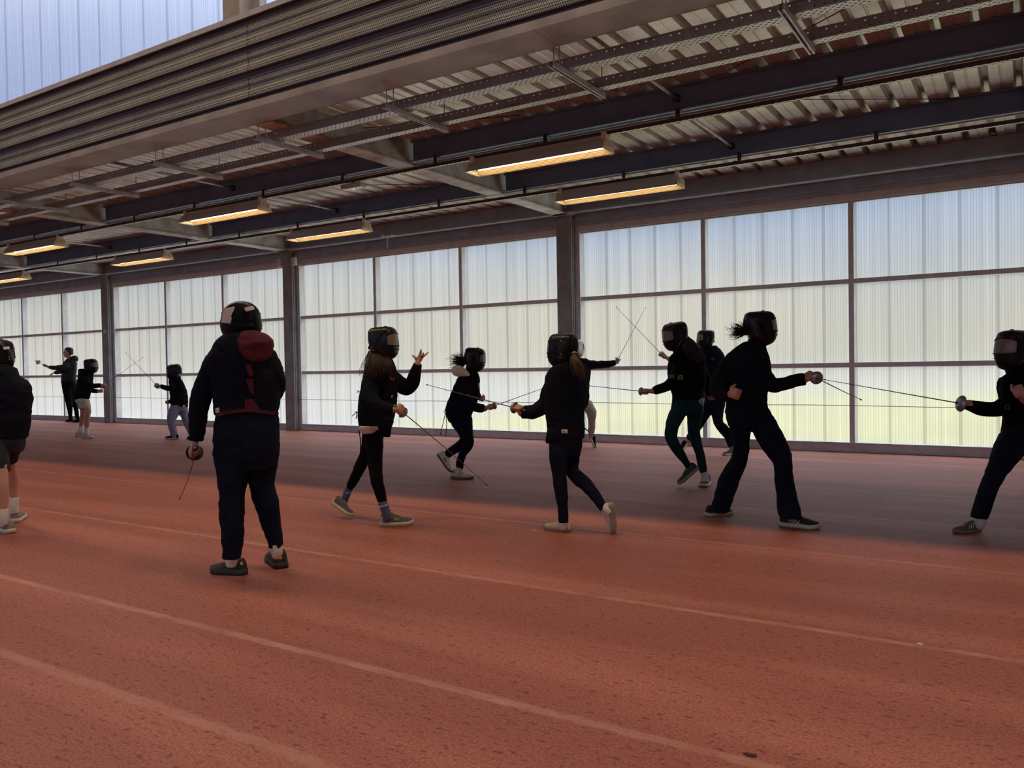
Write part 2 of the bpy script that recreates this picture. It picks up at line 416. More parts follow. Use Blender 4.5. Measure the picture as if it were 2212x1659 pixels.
# sheet-metal lip and soffit under the fascia
lp = MB().box((-30, YA-0.004, 3.600), (8, YA+0.012, 3.664)); tag(lp.obj('trim_2', M_flash), kind='structure')
for s0, s1 in ((-30, -19.9), (-19.9, -16.5), (-16.5, -13.1), (-13.1, -9.7), (-9.7, -6.33), (-6.33, -2.96), (-2.96, 0.4), (0.4, 8)):
    sf = MB(); sf.box((s0+0.002, YA+0.012, 3.600), (s1-0.002, YA+0.36, 3.606)); sf.box((s0+0.002, YA+0.355, 3.60), (s1-0.002, YA+0.361, 3.64))
    tag(sf.obj('soffit_sheet', M_flash), kind='structure')
tag(MB().box((-30, YA+0.1, 3.612), (8, YA+0.22, DECK-0.004)).obj('edge_beam', M_steel), kind='structure')
# ---- clerestory of the high hall above the fascia
PANEL_TINT = (0.56, 0.58, 0.66); PANEL_DIFF = (0.34, 0.35, 0.42)
M_clear = panel_mat()
for i in range(len(COLS)-1):
    x0, x1 = COLS[i]+0.37, COLS[i+1]
    n_win += 1
    root = empty('window_%d' % n_win, (x0, YA+0.1, 4.47), kind='structure')
    fr = MB(); fr.box((x0-0.02, YA+0.05, 4.475), (x1, YA+0.2, 4.50)); fr.box((x0-0.02, YA+0.05, 8.1), (x1, YA+0.2, 8.4))
    fr.obj('window_frame', M_frame, root)
    MB().rings([[(x0, YA+0.18, 4.5), (x1, YA+0.18, 4.5)], [(x0, YA+0.18, 8.1), (x1, YA+0.18, 8.1)]], cap=False, closed=False).obj('translucent_panel', M_clear, root, recalc=False)
    b = MB().box((COLS[i], YA-0.0, 4.475), (COLS[i]+0.235, YA+0.2, 8.4)); b.box((COLS[i]+0.235, YA+0.12, 4.475), (COLS[i]+0.37, YA+0.21, 8.4))
    tag(b.obj('hall_column', M_conc), kind='structure')
tag(MB().box((-42, YA, 4.3), (-30, YA+0.3, 8.6)).obj('wall_hall_left', M_render), kind='structure')
tag(MB().box((6.8, YA, 4.3), (14, YA+0.3, 8.6)).obj('wall_hall_right', M_render), kind='structure')
# the rest of the hall: roof, unseen back wall, clear glazing added to brighten the interior
tag(MB().box((-42, -12, 8.4), (14, YA+0.4, 8.6)).obj('ceiling_hall', M_render), kind='structure')
tag(MB().box((-42, -12.2, 0), (14, -12, BACK_Z0)).obj('wall_back', M_render), kind='structure')
M_glass = bpy.data.materials.new('clear_glazing'); M_glass.use_nodes = True
t = M_glass.node_tree; t.nodes.clear(); a_ = N(t, 'ShaderNodeBsdfTransparent'); a_.inputs[0].default_value = (0.85, 0.9, 0.92, 1)
b_ = N(t, 'ShaderNodeBsdfGlossy'); b_.inputs['Roughness'].default_value = 0.02; c_ = N(t, 'ShaderNodeMixShader'); c_.inputs[0].default_value = 0.06
t.links.new(a_.outputs[0], c_.inputs[1]); t.links.new(b_.outputs[0], c_.inputs[2]); o_ = N(t, 'ShaderNodeOutputMaterial'); t.links.new(c_.outputs[0], o_.inputs[0])
n_win += 1
root = empty('window_%d' % n_win, (-14, -12.1, 4), kind='structure')  # unseen window strip, put in to bring more daylight inside
fr = MB()
for x in range(-42, 15, 4): fr.box((x, -12.2, BACK_Z0), (x+0.12, -12, 8.4))
fr.obj('window_frame', M_frame, root)
MB().rings([[(-42, -12.1, BACK_Z0), (14, -12.1, BACK_Z0)], [(-42, -12.1, 8.4), (14, -12.1, 8.4)]], cap=False, closed=False).obj('window_pane', M_glass, root)

# ---- outside: lawn and trees seen blurred through the sheets
M_lawn = mat('mown_grass', (0.19, 0.18, 0.055), 0.9, 0, 0.25, 0.6)
tag(MB().box((-160, 11.65, -0.4), (80, 200, -0.18)).obj('paved_ground', mat('pale_gravel', (0.15, 0.14, 0.125), 0.9, 0, 0.15, 0.8)), kind='structure')
tag(MB().box((-60, 11.65, -0.18), (60, 13.9, -0.13)).obj('terrace', mat('white_concrete_paving', (0.66, 0.66, 0.64), 0.8, 0, 0.03, 2)), kind='structure')  # added white strip that bounces skylight up through the sheets onto the deck
tag(MB().box((-13, 13.9, -0.18), (40, 42, -0.12)).obj('lawn', M_lawn), 'green lawn outside, blurred through the ribbed window sheets', 'grass', kind='stuff')
M_leaf = mat('tree_leaves', (0.22, 0.34, 0.09), 0.9, 0, 0.4, 1.2); M_bark = mat('bark', (0.12, 0.09, 0.06), 0.9, 0, 0.3, 6)
for (x, y, h, r) in ((2.6, 22, 4.2, 1.6), (7.5, 26, 6.0, 2.6)):
    root = empty('tree', (x, y, -0.11), 'leafy tree outside, a green blur at the right end of the window wall', 'tree', 'trees outside the window wall')
    MB().tube([(x, y, -0.11), (x+0.1, y, h*0.4), (x, y, h*0.7)], [0.18, 0.14, 0.1], 10).obj('trunk', M_bark, root, True)
    cb = MB()
    for k in range(40):
        a = random.random()*2*PI; q = random.random()**0.6*r
        cb.ball((x+q*math.cos(a), y+q*math.sin(a)*0.8, h*0.72+random.uniform(-0.5, 0.55)*r*0.9), random.uniform(0.3, 0.55)*r*0.6, n=8, mlat=5)
    cb.obj('crown', M_leaf, root, True)
# ================================================================== things fixed under the roof
# perforated cable trays on hung cross struts
M_tray = perforated('slotted_tray_steel', (0.60, 0.61, 0.58), 0, 1, 0.026, 0.24, 0.42, 0.5, 2.0, True)
M_trayside = perforated('slotted_tray_side', (0.32, 0.42, 0.50), 0, 2, 0.040, 0.13, 0.5, 0.0, 1.6, True)
def tray(y, wd, z, h, label):
    root = empty('cable_tray', (-6, y, z), label, 'cable tray')
    MB().box((-26, y, z), (8, y+wd, z+0.002)).obj('tray_bottom', M_tray, root)
    MB().box((-26, y-0.002, z), (8, y, z+h)).obj('tray_side', M_trayside, root)
    MB().box((-26, y+wd, z), (8, y+wd+0.002, z+h)).obj('tray_side', M_trayside, root)
    cbm = MB()
    for k in range(3): cbm.tube([(x, y+wd*(0.25+0.25*k), z+0.02) for x in (-26, 8)], 0.008, 6)
    cbm.obj('cable', M_black, root, True)
tray(5.59, 0.11, 3.512, 0.085, 'long slotted metal cable tray nearest the fascia')
tray(6.12, 0.09, 3.512, 0.085, 'long slotted metal cable tray beside the first roof beam')
strut = None
for x, lab in ((-1.33, 'right'), (-3.03, ''), (-4.70, ''), (-6.36, ''), (-8.02, ''), (-9.68, ''), (-11.34, ''), (-13.0, ''), (-14.66, ''), (0.33, '')):
    if strut is None:
        root = empty('tray_support_strut', (x, 5.37, 3.49), 'galvanised channel strut carrying the two cable trays, right-hand end of the row', 'bracket', 'struts under the cable trays')
        b = MB(); b.box((x-0.021, 5.37, 3.468), (x-0.018, 6.27, 3.509)); b.box((x+0.018, 5.37, 3.468), (x+0.021, 6.27, 3.509)); b.box((x-0.021, 5.37, 3.506), (x+0.021, 6.27, 3.509))
        b.box((x-0.021, 5.37, 3.466), (x-0.010, 6.27, 3.469)); b.box((x+0.010, 5.37, 3.466), (x+0.021, 6.27, 3.469))
        b.obj('channel', M_galv, root)
        for yy in (5.41, 5.50, 6.24): MB().tube([(x, yy, 3.46), (x, yy, DECK)], 0.005, 6).obj('threaded_rod', M_galv, root, True)
        strut = root
    else:
        c = copy_tree(strut, (x+1.33, 0, 0))
for k, o in enumerate([o for o in bpy.data.objects if o.name.startswith('tray_support_strut')]):
    pos = {0: 'first from the right', 1: 'second from the right', 2: 'third from the right', 3: 'at the big cross beam', 4: 'just left of the big cross beam', 5: 'sixth from the right', 6: 'seventh from the right', 7: 'eighth from the right', 8: 'far left of the row', 9: 'beyond the right end of the row'}[k]
    o['label'] = 'galvanised channel strut under the cable trays, ' + pos

# slotted lamp rails with hangers
M_rail = perforated('slotted_rail', (0.50, 0.49, 0.44), 0, 1, 0.03, 0.22, 0.45, 0.4, 2.0, False)
M_dark = mat('dark_bracket_steel', (0.07, 0.07, 0.08), 0.5, 0.4)
M_red = mat('rusty_rod', (0.14, 0.05, 0.045), 0.7)
RAILS = ((7.22, 'nearer'), (9.17, 'farther'))
for (y, nm) in RAILS:
    root = empty('lamp_rail', (-6, y, 3.46), 'slotted steel rail carrying the %s row of roof lamps' % nm, 'rail')
    MB().box((-26, y-0.02, 3.452), (8, y+0.02, 3.456)).obj('rail_base', M_rail, root)
    b = MB(); b.box((-26, y-0.022, 3.452), (8, y-0.02, 3.49)); b.box((-26, y+0.02, 3.452), (8, y+0.022, 3.49)); b.obj('rail_side', M_dark, root)
    MB().tube([(-26, y, 3.475), (8, y, 3.475)], 0.009, 6).obj('cable', M_black, root, True)
hang = None
for (y, yb) in ((7.22, 7.42), (9.17, 9.42)):
    for x in [-1.34-1.455*k for k in range(12)] + [0.12]:
        if hang is None:
            root = empty('rail_hanger', (x, y, 3.62), 'x', 'bracket', 'x')
            b = MB(); b.box((x-0.022, y+0.16, 3.50), (x+0.022, y+0.168, 3.64)); b.box((x-0.022, y-0.02, 3.49), (x+0.022, y+0.168, 3.498)); b.box((x-0.022, y+0.16, 3.612), (x+0.022, y+0.24, 3.62))
            b.obj('hanger_strap', M_dark, root, bevel=0.002)
            MB().tube([(x, y+0.15, 3.54), (x, y+0.16, 3.54)], 0.008, 8).obj('bolt', M_galv, root)
            hang = root; o = root; x00, y00 = x, y
        else:
            o = copy_tree(hang, (x-x00, y-y00, 0))
        o['group'] = 'hangers of the %s lamp rail' % ('nearer' if y < 8 else 'farther')
        o['label'] = 'dark steel strap hanger holding up the %s lamp rail' % ('nearer' if y < 8 else 'farther')

# trough lamps with wire guards
M_house = mat('lamp_housing_grey', (0.50, 0.54, 0.56), 0.45, 0.2)
M_refl = mat('lamp_reflector', (0.62, 0.40, 0.20), 0.35, 0.0)
M_wire = mat('lamp_guard_wire', (0.45, 0.36, 0.2), 0.4, 0.3)
M_endcap = mat('lamp_end_cap', (0.93, 0.86, 0.70), 0.45)
M_tube = emit('lamp_tube_light', (1.0, 0.84, 0.58), TUBE_STRENGTH)
def make_lamp(x0, y, L=1.62):
    root = empty('roof_lamp', (x0, y, 3.30), 'x', 'ceiling lamp', 'trough lamps under the roof')
    zb, zt, hw, ht = 3.30, 3.405, 0.125, 0.06
    b = MB()
    for s in (-1, 1):   # sloping sides, 4 mm thick
        b.prism([(x0, y+s*hw, zb), (x0, y+s*(hw-0.005), zb), (x0, y+s*(ht-0.005), zt), (x0, y+s*ht, zt)], (L, 0, 0))
    b.box((x0, y-ht, zt-0.004), (x0+L, y+ht, zt)); b.box((x0+0.05, y-0.035, zt), (x0+L-0.05, y+0.035, zt+0.045))
    b.obj('housing', M_house, root)
    r = MB()
    for s in (-1, 1): r.prism([(x0+0.01, y+s*(hw-0.007), zb+0.001), (x0+0.01, y+s*(hw-0.009), zb+0.001), (x0+0.01, y+s*0.03, zt-0.012), (x0+0.01, y+s*0.032, zt-0.010)], (L-0.02, 0, 0))
    r.box((x0+0.01, y-0.03, zt-0.012), (x0+L-0.01, y+0.03, zt-0.010)); r.obj('reflector', M_refl, root)
    for s in (-0.045, 0.045): MB().tube([(x0+0.05, y+s, 3.352), (x0+L-0.05, y+s, 3.352)], 0.016, 12).obj('light_tube', M_tube, root, True)
    for xe, d in ((x0, -1), (x0+L, 1)):
        c = MB(); c.prism([(xe, y-hw, zb-0.004), (xe, y+hw, zb-0.004), (xe, y+ht+0.01, zt), (xe, y-ht-0.01, zt)], (0.012*d, 0, 0))
        c.box((min(xe, xe-0.05*d), y-0.05, zt), (max(xe, xe-0.05*d), y+0.05, zt+0.07))
        for s in (-0.06, -0.02, 0.02, 0.06): c.box((min(xe, xe+0.03*d), y+s-0.007, zb+0.03), (max(xe, xe+0.03*d), y+s+0.007, zt-0.01))
        c.obj('end_cap', M_endcap, root)
    g = MB()
    for k in range(6): yy = y-hw+0.01+k*(2*hw-0.02)/5; g.tube([(x0, yy, zb-0.006), (x0+L, yy, zb-0.006)], 0.0028, 5)
    for k in range(11): xx = x0+0.02+k*(L-0.04)/10; g.tube([(xx, y-hw, zb-0.002), (xx, y+hw, zb-0.002)], 0.0022, 5)
    g.obj('wire_guard', M_wire, root)
    return root
LX = (-5.07, -10.03, -14.93, -19.95)
lamp = make_lamp(LX[0], 7.22)
where = {(0, 0): 'largest and nearest lit trough lamp, on the nearer rail right of centre', (1, 0): 'lit trough lamp on the nearer rail, left of the middle of the picture',
         (2, 0): 'lit trough lamp on the nearer rail, cut by the left edge of the picture', (0, 1): 'lit trough lamp on the farther rail, above the window beside the thick column',
         (1, 1): 'lit trough lamp on the farther rail, above the masked person with the red hood', (2, 1): 'lit trough lamp on the farther rail, above the child in lilac trousers',
         (3, 1): 'smallest lit trough lamp, on the farther rail at the left edge', (3, 0): 'lit trough lamp on the nearer rail, just outside the left edge'}
for r_, y in ((0, 7.22), (1, 9.17)):
    for i, x in enumerate(LX):
        if (i, r_) == (3, 0): continue
        o = lamp if (r_, i) == (0, 0) else copy_tree(lamp, (x-LX[0], y-7.22, 0))
        o['label'] = where[(i, r_)]
# emergency light
root = empty('emergency_light', (-6.96, 7.16, 3.38), 'small white emergency light box with a green lamp on the nearer rail', 'emergency light')
MB().box((-6.98, 7.16, 3.385), (-6.66, 7.28, 3.43)).obj('housing', M_house, root, bevel=0.006)
MB().box((-6.97, 7.17, 3.372), (-6.67, 7.27, 3.385)).obj('diffuser', mat('diffuser_white', (0.8, 0.85, 0.8), 0.3), root, bevel=0.004)
MB().ball((-6.82, 7.22, 3.371), 0.007).obj('indicator', emit('green_led', (0.1, 1.0, 0.3), 3.0), root)
MB().box((-6.84, 7.205, 3.43), (-6.80, 7.235, 3.455)).obj('mount', M_dark, root)
# small white boxes at the head of the glazing
sp1 = empty('speaker_box', (-12.72, YF-0.06, 3.32), 'small white box mounted left of the column behind the red hooded person', 'speaker')
MB().box((-12.80, YF-0.02, 3.30), (-12.70, YF+0.055, 3.46)).obj('speaker_case', M_white, sp1, bevel=0.01)
sp2 = copy_tree(sp1, (0.42, 0, 0.0)); sp2['label'] = 'small white box mounted right of the column behind the red hooded person'
# antenna-like fork bracket hanging at the head beam
b = MB(); b.tube([(-9.74, YF-0.15, 3.38), (-9.74, YF-0.15, 3.55)], 0.016, 8); b.tube([(-9.74, YF-0.15, 3.54), (-9.87, YF-0.15, 3.66)], 0.01, 6); b.tube([(-9.74, YF-0.15, 3.54), (-9.61, YF-0.15, 3.66)], 0.01, 6)
b.box((-9.9, YF-0.16, 3.60), (-9.58, YF-0.09, 3.612))
tag(b.obj('fork_bracket', M_galv, smooth=False), 'pale Y shaped bracket hanging from the head beam above the windows', 'bracket')
# bridging pipes between the beams, ending in round mounts
def pipe(x, y0, y1, z, lab):
    root = empty('bridging_pipe', (x, y0, z), lab, 'pipe')
    MB().tube([(x, y0, z), (x, y1, z)], 0.016, 10).obj('pipe_tube', M_galv, root, True)
    MB().tube([(x, y1-0.03, z), (x, y1, z)], 0.04, 14).obj('pipe_flange', M_dark, root, True)
pipe(-2.83, 5.36, 7.46, 3.75, 'galvanised pipe ending on the first roof beam, above the large roof lamp')
pipe(-2.92, 7.48, 9.46, 3.75, 'galvanised pipe between the first and the second roof beam, upper right')
pipe(-9.30, 5.36, 7.46, 3.75, 'galvanised pipe ending on the first roof beam, left of the big cross beam')
pipe(-9.30, 7.48, 9.46, 3.75, 'galvanised pipe between the two roof beams, left of the emergency light')
pipe(-15.6, 7.48, 9.46, 3.75, 'galvanised pipe between the two roof beams, far left')
# thin diagonal bracing rods under the deck
for k, (a, c, lab) in enumerate((((-3.3, 7.55), (-0.5, 9.5), 'upper right between the two beams'), ((-2.27, 7.29), (-0.8, 6.3), 'above the first beam, right'),
                                 ((-9.7, 7.6), (-7.0, 9.4), 'beside the emergency light'), ((-4.9, 8.6), (-3.55, 7.55), 'behind the nearest roof lamp'), ((-7.4, 6.2), (-4.5, 7.3), 'under the second cable tray'))):
    tag(MB().tube([(a[0], a[1], DECK-0.02), (c[0], c[1], DECK-0.02)], 0.0045, 6).obj('bracing_rod', M_red, smooth=True), 'thin dark red bracing rod under the deck, ' + lab, 'rod')
# conduit along the far rail
tag(MB().tube([(-26, 9.42, 3.605), (8, 9.42, 3.605)], 0.012, 8).obj('conduit_pipe', mat('pale_conduit', (0.55, 0.53, 0.45), 0.4), smooth=True), 'pale conduit running under the second roof beam', 'pipe')
tag(MB().tube([(-26, 7.52, 3.605), (8, 7.52, 3.605)], 0.012, 8).obj('conduit_pipe', M_flash, smooth=True), 'pale conduit running under the first roof beam', 'pipe')

# ---- lamps of the high hall (high-bay fixtures overhead)
for i, (x, y, z) in enumerate(HALL_LAMPS):
    root = empty('hall_lamp', (x, y, z), 'warm high-bay lamp on the hall ceiling above the view', 'ceiling lamp', 'high-bay lamps of the hall')
    MB().box((x-0.9, y-0.2, z+0.01), (x+0.9, y+0.2, z+0.12)).obj('housing', M_house, root)
    MB().tube([(x, y, z+0.12), (x, y, 8.42)], 0.02, 8).obj('hanger_rod', M_dark, root)
    ld = bpy.data.lights.new('hall_lamp_light', 'AREA'); ld.shape = 'RECTANGLE'; ld.size = 1.7; ld.size_y = 0.35
    ld.energy = HALL_POWER[0] if y > 0 else HALL_POWER[1]; ld.color = HALL_COLOR
    lo = bpy.data.objects.new('light_source', ld); link(lo, root); lo.location = (0, 0, 0)
# ================================================================== people: building kit
# Figures are built at their true distance: points are given as (picture u, v) plus a distance offset in metres.
M_skin   = mat('skin', (0.50, 0.27, 0.19), 0.55, 0, 0.12, 30)
M_navy   = mat('dark_navy_fabric', (0.0070, 0.0085, 0.0150), 0.9, 0, 0.25, 40, 0.35, 500, 0.12)
M_blackf = mat('black_fabric', (0.0042, 0.0042, 0.0055), 0.9, 0, 0.25, 40, 0.35, 500, 0.12)
M_trous  = mat('dark_blue_trouser_fabric', (0.0065, 0.0090, 0.0190), 0.9, 0, 0.25, 30, 0.4, 600, 0.12)
M_teal   = mat('dark_teal_leggings', (0.008, 0.038, 0.042), 0.85, 0, 0.2, 30, 0.3, 600, 0.15)
M_beige  = mat('beige_trousers', (0.42, 0.37, 0.33), 0.9, 0, 0.12, 20, 0.3, 400)
M_lilac  = mat('lilac_trousers', (0.26, 0.26, 0.40), 0.9, 0, 0.15, 20, 0.3, 400)
M_pale   = mat('pale_olive_shorts', (0.50, 0.52, 0.42), 0.9, 0, 0.12, 20, 0.3, 400)
M_red    = mat('burgundy_hoodie', (0.085, 0.006, 0.015), 0.95, 0, 0.25, 40, 0.5, 300)
M_mask   = mat('glossy_black_mask', (0.0055, 0.006, 0.009), 0.33, 0, 0, 8, 0, 200, 0.28, 0.0)
M_maskm  = mat('matt_black_padding', (0.006, 0.007, 0.011), 0.8, 0, 0, 8, 0, 200, 0.2)
M_maskw  = mat('white_mask', (0.70, 0.70, 0.68), 0.4)
M_visor  = bpy.data.materials.new('smoky_visor'); M_visor.use_nodes = True
t = M_visor.node_tree; p_ = t.nodes['Principled BSDF']; p_.inputs['Base Color'].default_value = (0.26, 0.20, 0.165, 1); p_.inputs['Roughness'].default_value = 0.25
tr_ = N(t, 'ShaderNodeBsdfTransparent'); tr_.inputs[0].default_value = (0.75, 0.68, 0.62, 1); ms_ = N(t, 'ShaderNodeMixShader'); ms_.inputs[0].default_value = 0.18
t.links.new(p_.outputs[0], ms_.inputs[1]); t.links.new(tr_.outputs[0], ms_.inputs[2]); t.links.new(ms_.outputs[0], t.nodes['Material Output'].inputs[0])
M_cream  = mat('cream_cloth', (0.70, 0.64, 0.46), 0.85, 0, 0.1, 30)
M_sock   = mat('white_sock', (0.72, 0.70, 0.64), 0.95, 0, 0.06, 60, 0.4, 400)
M_bluesock = mat('blue_grey_sock', (0.10, 0.12, 0.20), 0.95, 0, 0.15, 60, 0.4, 400)
M_label  = mat('pale_label', (0.75, 0.70, 0.55), 0.7)
M_ink    = mat('label_ink', (0.20, 0.13, 0.08), 0.7)
M_blade  = mat('blade_steel', (0.16, 0.13, 0.17), 0.35, 0.85)
M_guard  = mat('guard_aluminium', (0.32, 0.32, 0.34), 0.4, 0.8, 0.15, 20)
M_grip   = mat('grip_black', (0.03, 0.03, 0.035), 0.6)
M_hairb  = mat('dark_brown_hair', (0.012, 0.007, 0.005), 0.5, 0, 0.4, 60)
M_hairl  = mat('light_brown_hair', (0.11, 0.06, 0.032), 0.5, 0, 0.4, 60)
M_hairr  = mat('reddish_brown_hair', (0.026, 0.010, 0.007), 0.5, 0, 0.4, 60)
M_eye    = mat('eye_white', (0.6, 0.58, 0.55), 0.3)
M_lace   = mat('cream_laces', (0.68, 0.62, 0.52), 0.8)

def spline(pts, per=6):
    """Catmull-Rom through tuples of numbers"""
    out = []; n = len(pts)
    if n < 3: per = max(per, 4)
    for i in range(n-1):
        p0 = pts[max(i-1, 0)]; p1 = pts[i]; p2 = pts[i+1]; p3 = pts[min(i+2, n-1)]
        for j in range(per):
            s = j/per
            out.append(tuple(0.5*((2*b) + (-a+c)*s + (2*a-5*b+4*c-d)*s*s + (-a+3*b-3*c+d)*s**3) for a, b, c, d in zip(p0, p1, p2, p3)))
    out.append(tuple(pts[-1])); return out

def ring(c, a, b, n=22, e=2.0):
    r = []
    for j in range(n):
        q = 2*PI*j/n; cq, sq = math.cos(q), math.sin(q)
        r.append(c + a*(math.copysign(abs(cq)**(2/e), cq)) + b*(math.copysign(abs(sq)**(2/e), sq)))
    return r

def roundcap(rs, h=1.0):
    """close a ring list with a small dome at both ends"""
    def dome(r, nx):
        c = sum(r, V((0, 0, 0)))/len(r); rad = sum((p-c).length for p in r)/len(r)
        return [[c + (p-c)*(0.80 if h > .5 else 0.93) + nx*rad*0.28*h for p in r], [c + (p-c)*0.40 + nx*rad*0.42*h for p in r]]
    c0 = sum(rs[0], V((0,0,0)))/len(rs[0]); c1 = sum(rs[1], V((0,0,0)))/len(rs[1]); d0 = (c0-c1).normalized()
    e0 = sum(rs[-1], V((0,0,0)))/len(rs[-1]); e1 = sum(rs[-2], V((0,0,0)))/len(rs[-2]); d1 = (e0-e1).normalized()
    return list(reversed(dome(rs[0], d0))) + rs + dome(rs[-1], d1)

class Fig:
    """one figure: D is the depth of its pelvis plane"""
    def __init__(s, name, D, base, label, group=None):
        s.D = D; s.root = empty(name, base, label, 'person', group); s.vox = max(0.0042, 1.9*D/FPX); s.bvh = {}
    def P(s, u, v, d=0.0): return atd(u, v, s.D+d)
    def px(s, r, d=0.0): return r*(s.D+d)/FPX
    # limb: centre form (u, v, r, d, k): half width r px across the path, k = depth/width
    def limb(s, pts, k=1.0, scale=1.0, cap=True, e=2.0, n=20):
        q = spline([tuple(p) + ((k,) if len(p) == 4 else ()) for p in pts]); cs = [s.P(x[0], x[1], x[3]) for x in q]; out = []
        for i, x in enumerate(q):
            t = (cs[min(i+1, len(cs)-1)] - cs[max(i-1, 0)]).normalized()
            view = (cs[i]-CAM).normalized(); a = t.cross(view)
            if a.length < 0.25: a = t.cross(V((0, 0, 1)))
            a.normalize(); b = a.cross(t).normalized(); R = s.px(x[2], x[3])*scale
            out.append(ring(cs[i], a*R, b*R*x[4], n, e))
        return roundcap(out, 0.22) if cap else out
    # trunk: edge form (u1, v1, u2, v2, d, k)
    def trunk(s, rows, scale=1.0, e=2.5, n=26, dome=True):
        q = spline(rows, 5); out = []
        cs = [s.P((x[0]+x[2])/2, (x[1]+x[3])/2, x[4]) for x in q]
        for i, x in enumerate(q):
            A = s.P(x[0], x[1], x[4]); B = s.P(x[2], x[3], x[4]); a = (B-A)*0.5
            t = (cs[min(i+1, len(cs)-1)] - cs[max(i-1, 0)]).normalized()
            b = a.normalized().cross(t).normalized()
            out.append(ring(cs[i], a*scale, b*a.length*x[5]*scale, n, e))
        return roundcap(out, 0.10) if dome else out
    def fuse(s, name, rings_list, material, vox=None, wr=0.0, seed=0, smooth=4, extra=None, parent=None, keep=None, wscale=1.0):
        b = MB()
        for r in rings_list: b.rings(r)
        if extra: extra(b)
        bmesh.ops.recalc_face_normals(b.bm, faces=b.bm.faces[:])
        me = bpy.data.meshes.new(name+'_raw'); b.bm.to_mesh(me); b.bm.free()
        tmp = bpy.data.objects.new(name+'_tmp', me); col.objects.link(tmp)
        m = tmp.modifiers.new('r', 'REMESH'); m.mode = 'VOXEL'; m.voxel_size = vox or s.vox; m.adaptivity = 0
        m2 = tmp.modifiers.new('s', 'SMOOTH'); m2.factor = 0.5; m2.iterations = smooth
        bpy.context.view_layer.update()
        ev = tmp.evaluated_get(bpy.context.evaluated_depsgraph_get())
        out = bpy.data.meshes.new_from_object(ev); bpy.data.objects.remove(tmp); bpy.data.meshes.remove(me)
        out.name = name
        if wr:   # cloth folds: ridged noise along the normals
            nr = [v.normal.copy() for v in out.vertices]
            for v, nn in zip(out.vertices, nr):
                q = v.co; w1 = noise.noise(V((q.x*7*wscale+seed, q.y*7*wscale, q.z*11*wscale)))
                w2 = noise.noise(V((q.x*19*wscale, q.y*19*wscale+seed, q.z*26*wscale)))
                v.co = q + nn*wr*((1-2.2*abs(w1)) + 0.45*(1-2*abs(w2)) - 0.5)
        return s.finish(name, out, material, parent)
    def finish(s, name, me, material, parent=None):
        for p in me.polygons: p.use_smooth = True
        me.materials.clear(); me.materials.append(material)
        s.bvh[name] = BVHTree.FromPolygons([v.co.copy() for v in me.vertices], [tuple(p.vertices) for p in me.polygons])
        par = parent or s.root; me.transform(Matrix.Translation(-root_loc(par)))
        o = bpy.data.objects.new(name, me); link(o, par); return o
    # a patch that lies on a garment where a picture region falls on it
    def decal(s, on, name, verts, faces, material, parent, off=0.002, lab=None):
        bm = bmesh.new(); bv = []; last = None; pts = []
        for (u, v) in verts:
            d = ray(u, v).normalized(); hit = s.bvh[on].ray_cast(CAM, d) if on in s.bvh else (None,)*4
            pts.append((hit[0], d))
        ok = [ (h-CAM).length for h, d in pts if h is not None ]
        if not ok: return None
        md = sorted(ok)[len(ok)//2]
        for h, d in pts:
            dist = (h-CAM).length if h is not None else md
            if abs(dist-md) > 0.07: dist = md
            bv.append(bm.verts.new(CAM + d*(dist-off)))
        for f in faces:
            try: bm.faces.new([bv[i] for i in f])
            except ValueError: pass
        # give it a cloth thickness
        bmesh.ops.recalc_face_normals(bm, faces=bm.faces[:])
        geo = bmesh.ops.solidify(bm, geom=bm.faces[:], thickness=off*0.8)
        me = bpy.data.meshes.new(name); bmesh.ops.translate(bm, verts=bm.verts[:], vec=-root_loc(parent)); bm.to_mesh(me); bm.free()
        me.materials.append(material); o = bpy.data.objects.new(name, me); link(o, parent)
        if lab: o['label'] = lab
        return o
    def quad(s, on, name, c, material, parent, nx=6, ny=5, off=0.002, lab=None):
        (ax, ay), (bx, by), (cx_, cy_), (dx, dy) = c; vs = []; fs = []
        for j in range(ny+1):
            for i in range(nx+1):
                p, q = i/nx, j/ny
                vs.append(((ax*(1-p)+bx*p)*(1-q)+(dx*(1-p)+cx_*p)*q, (ay*(1-p)+by*p)*(1-q)+(dy*(1-p)+cy_*p)*q))
        for j in range(ny):
            for i in range(nx): k = j*(nx+1)+i; fs.append((k, k+1, k+nx+2, k+nx+1))
        return s.decal(on, name, vs, fs, material, parent, off, lab)
    def stroke(s, on, name, pts, w, material, parent, off=0.003, lab=None):
        """a painted line of half width w px through picture points"""
        pts = spline([tuple(p) for p in pts], 3) if len(pts) > 2 else [tuple(p) for p in pts]
        vs = []; fs = []
        for i, p in enumerate(pts):
            a = pts[max(i-1, 0)]; b = pts[min(i+1, len(pts)-1)]; tx, ty = b[0]-a[0], b[1]-a[1]; L = math.hypot(tx, ty) or 1
            ww = w if not isinstance(w, (list, tuple)) else w[0]+(w[1]-w[0])*i/(len(pts)-1)
            vs += [(p[0]-ty/L*ww, p[1]+tx/L*ww), (p[0]+ty/L*ww, p[1]-tx/L*ww)]
        for i in range(len(pts)-1): fs.append((2*i, 2*i+1, 2*i+3, 2*i+2))
        return s.decal(on, name, vs, fs, material, parent, off, lab)
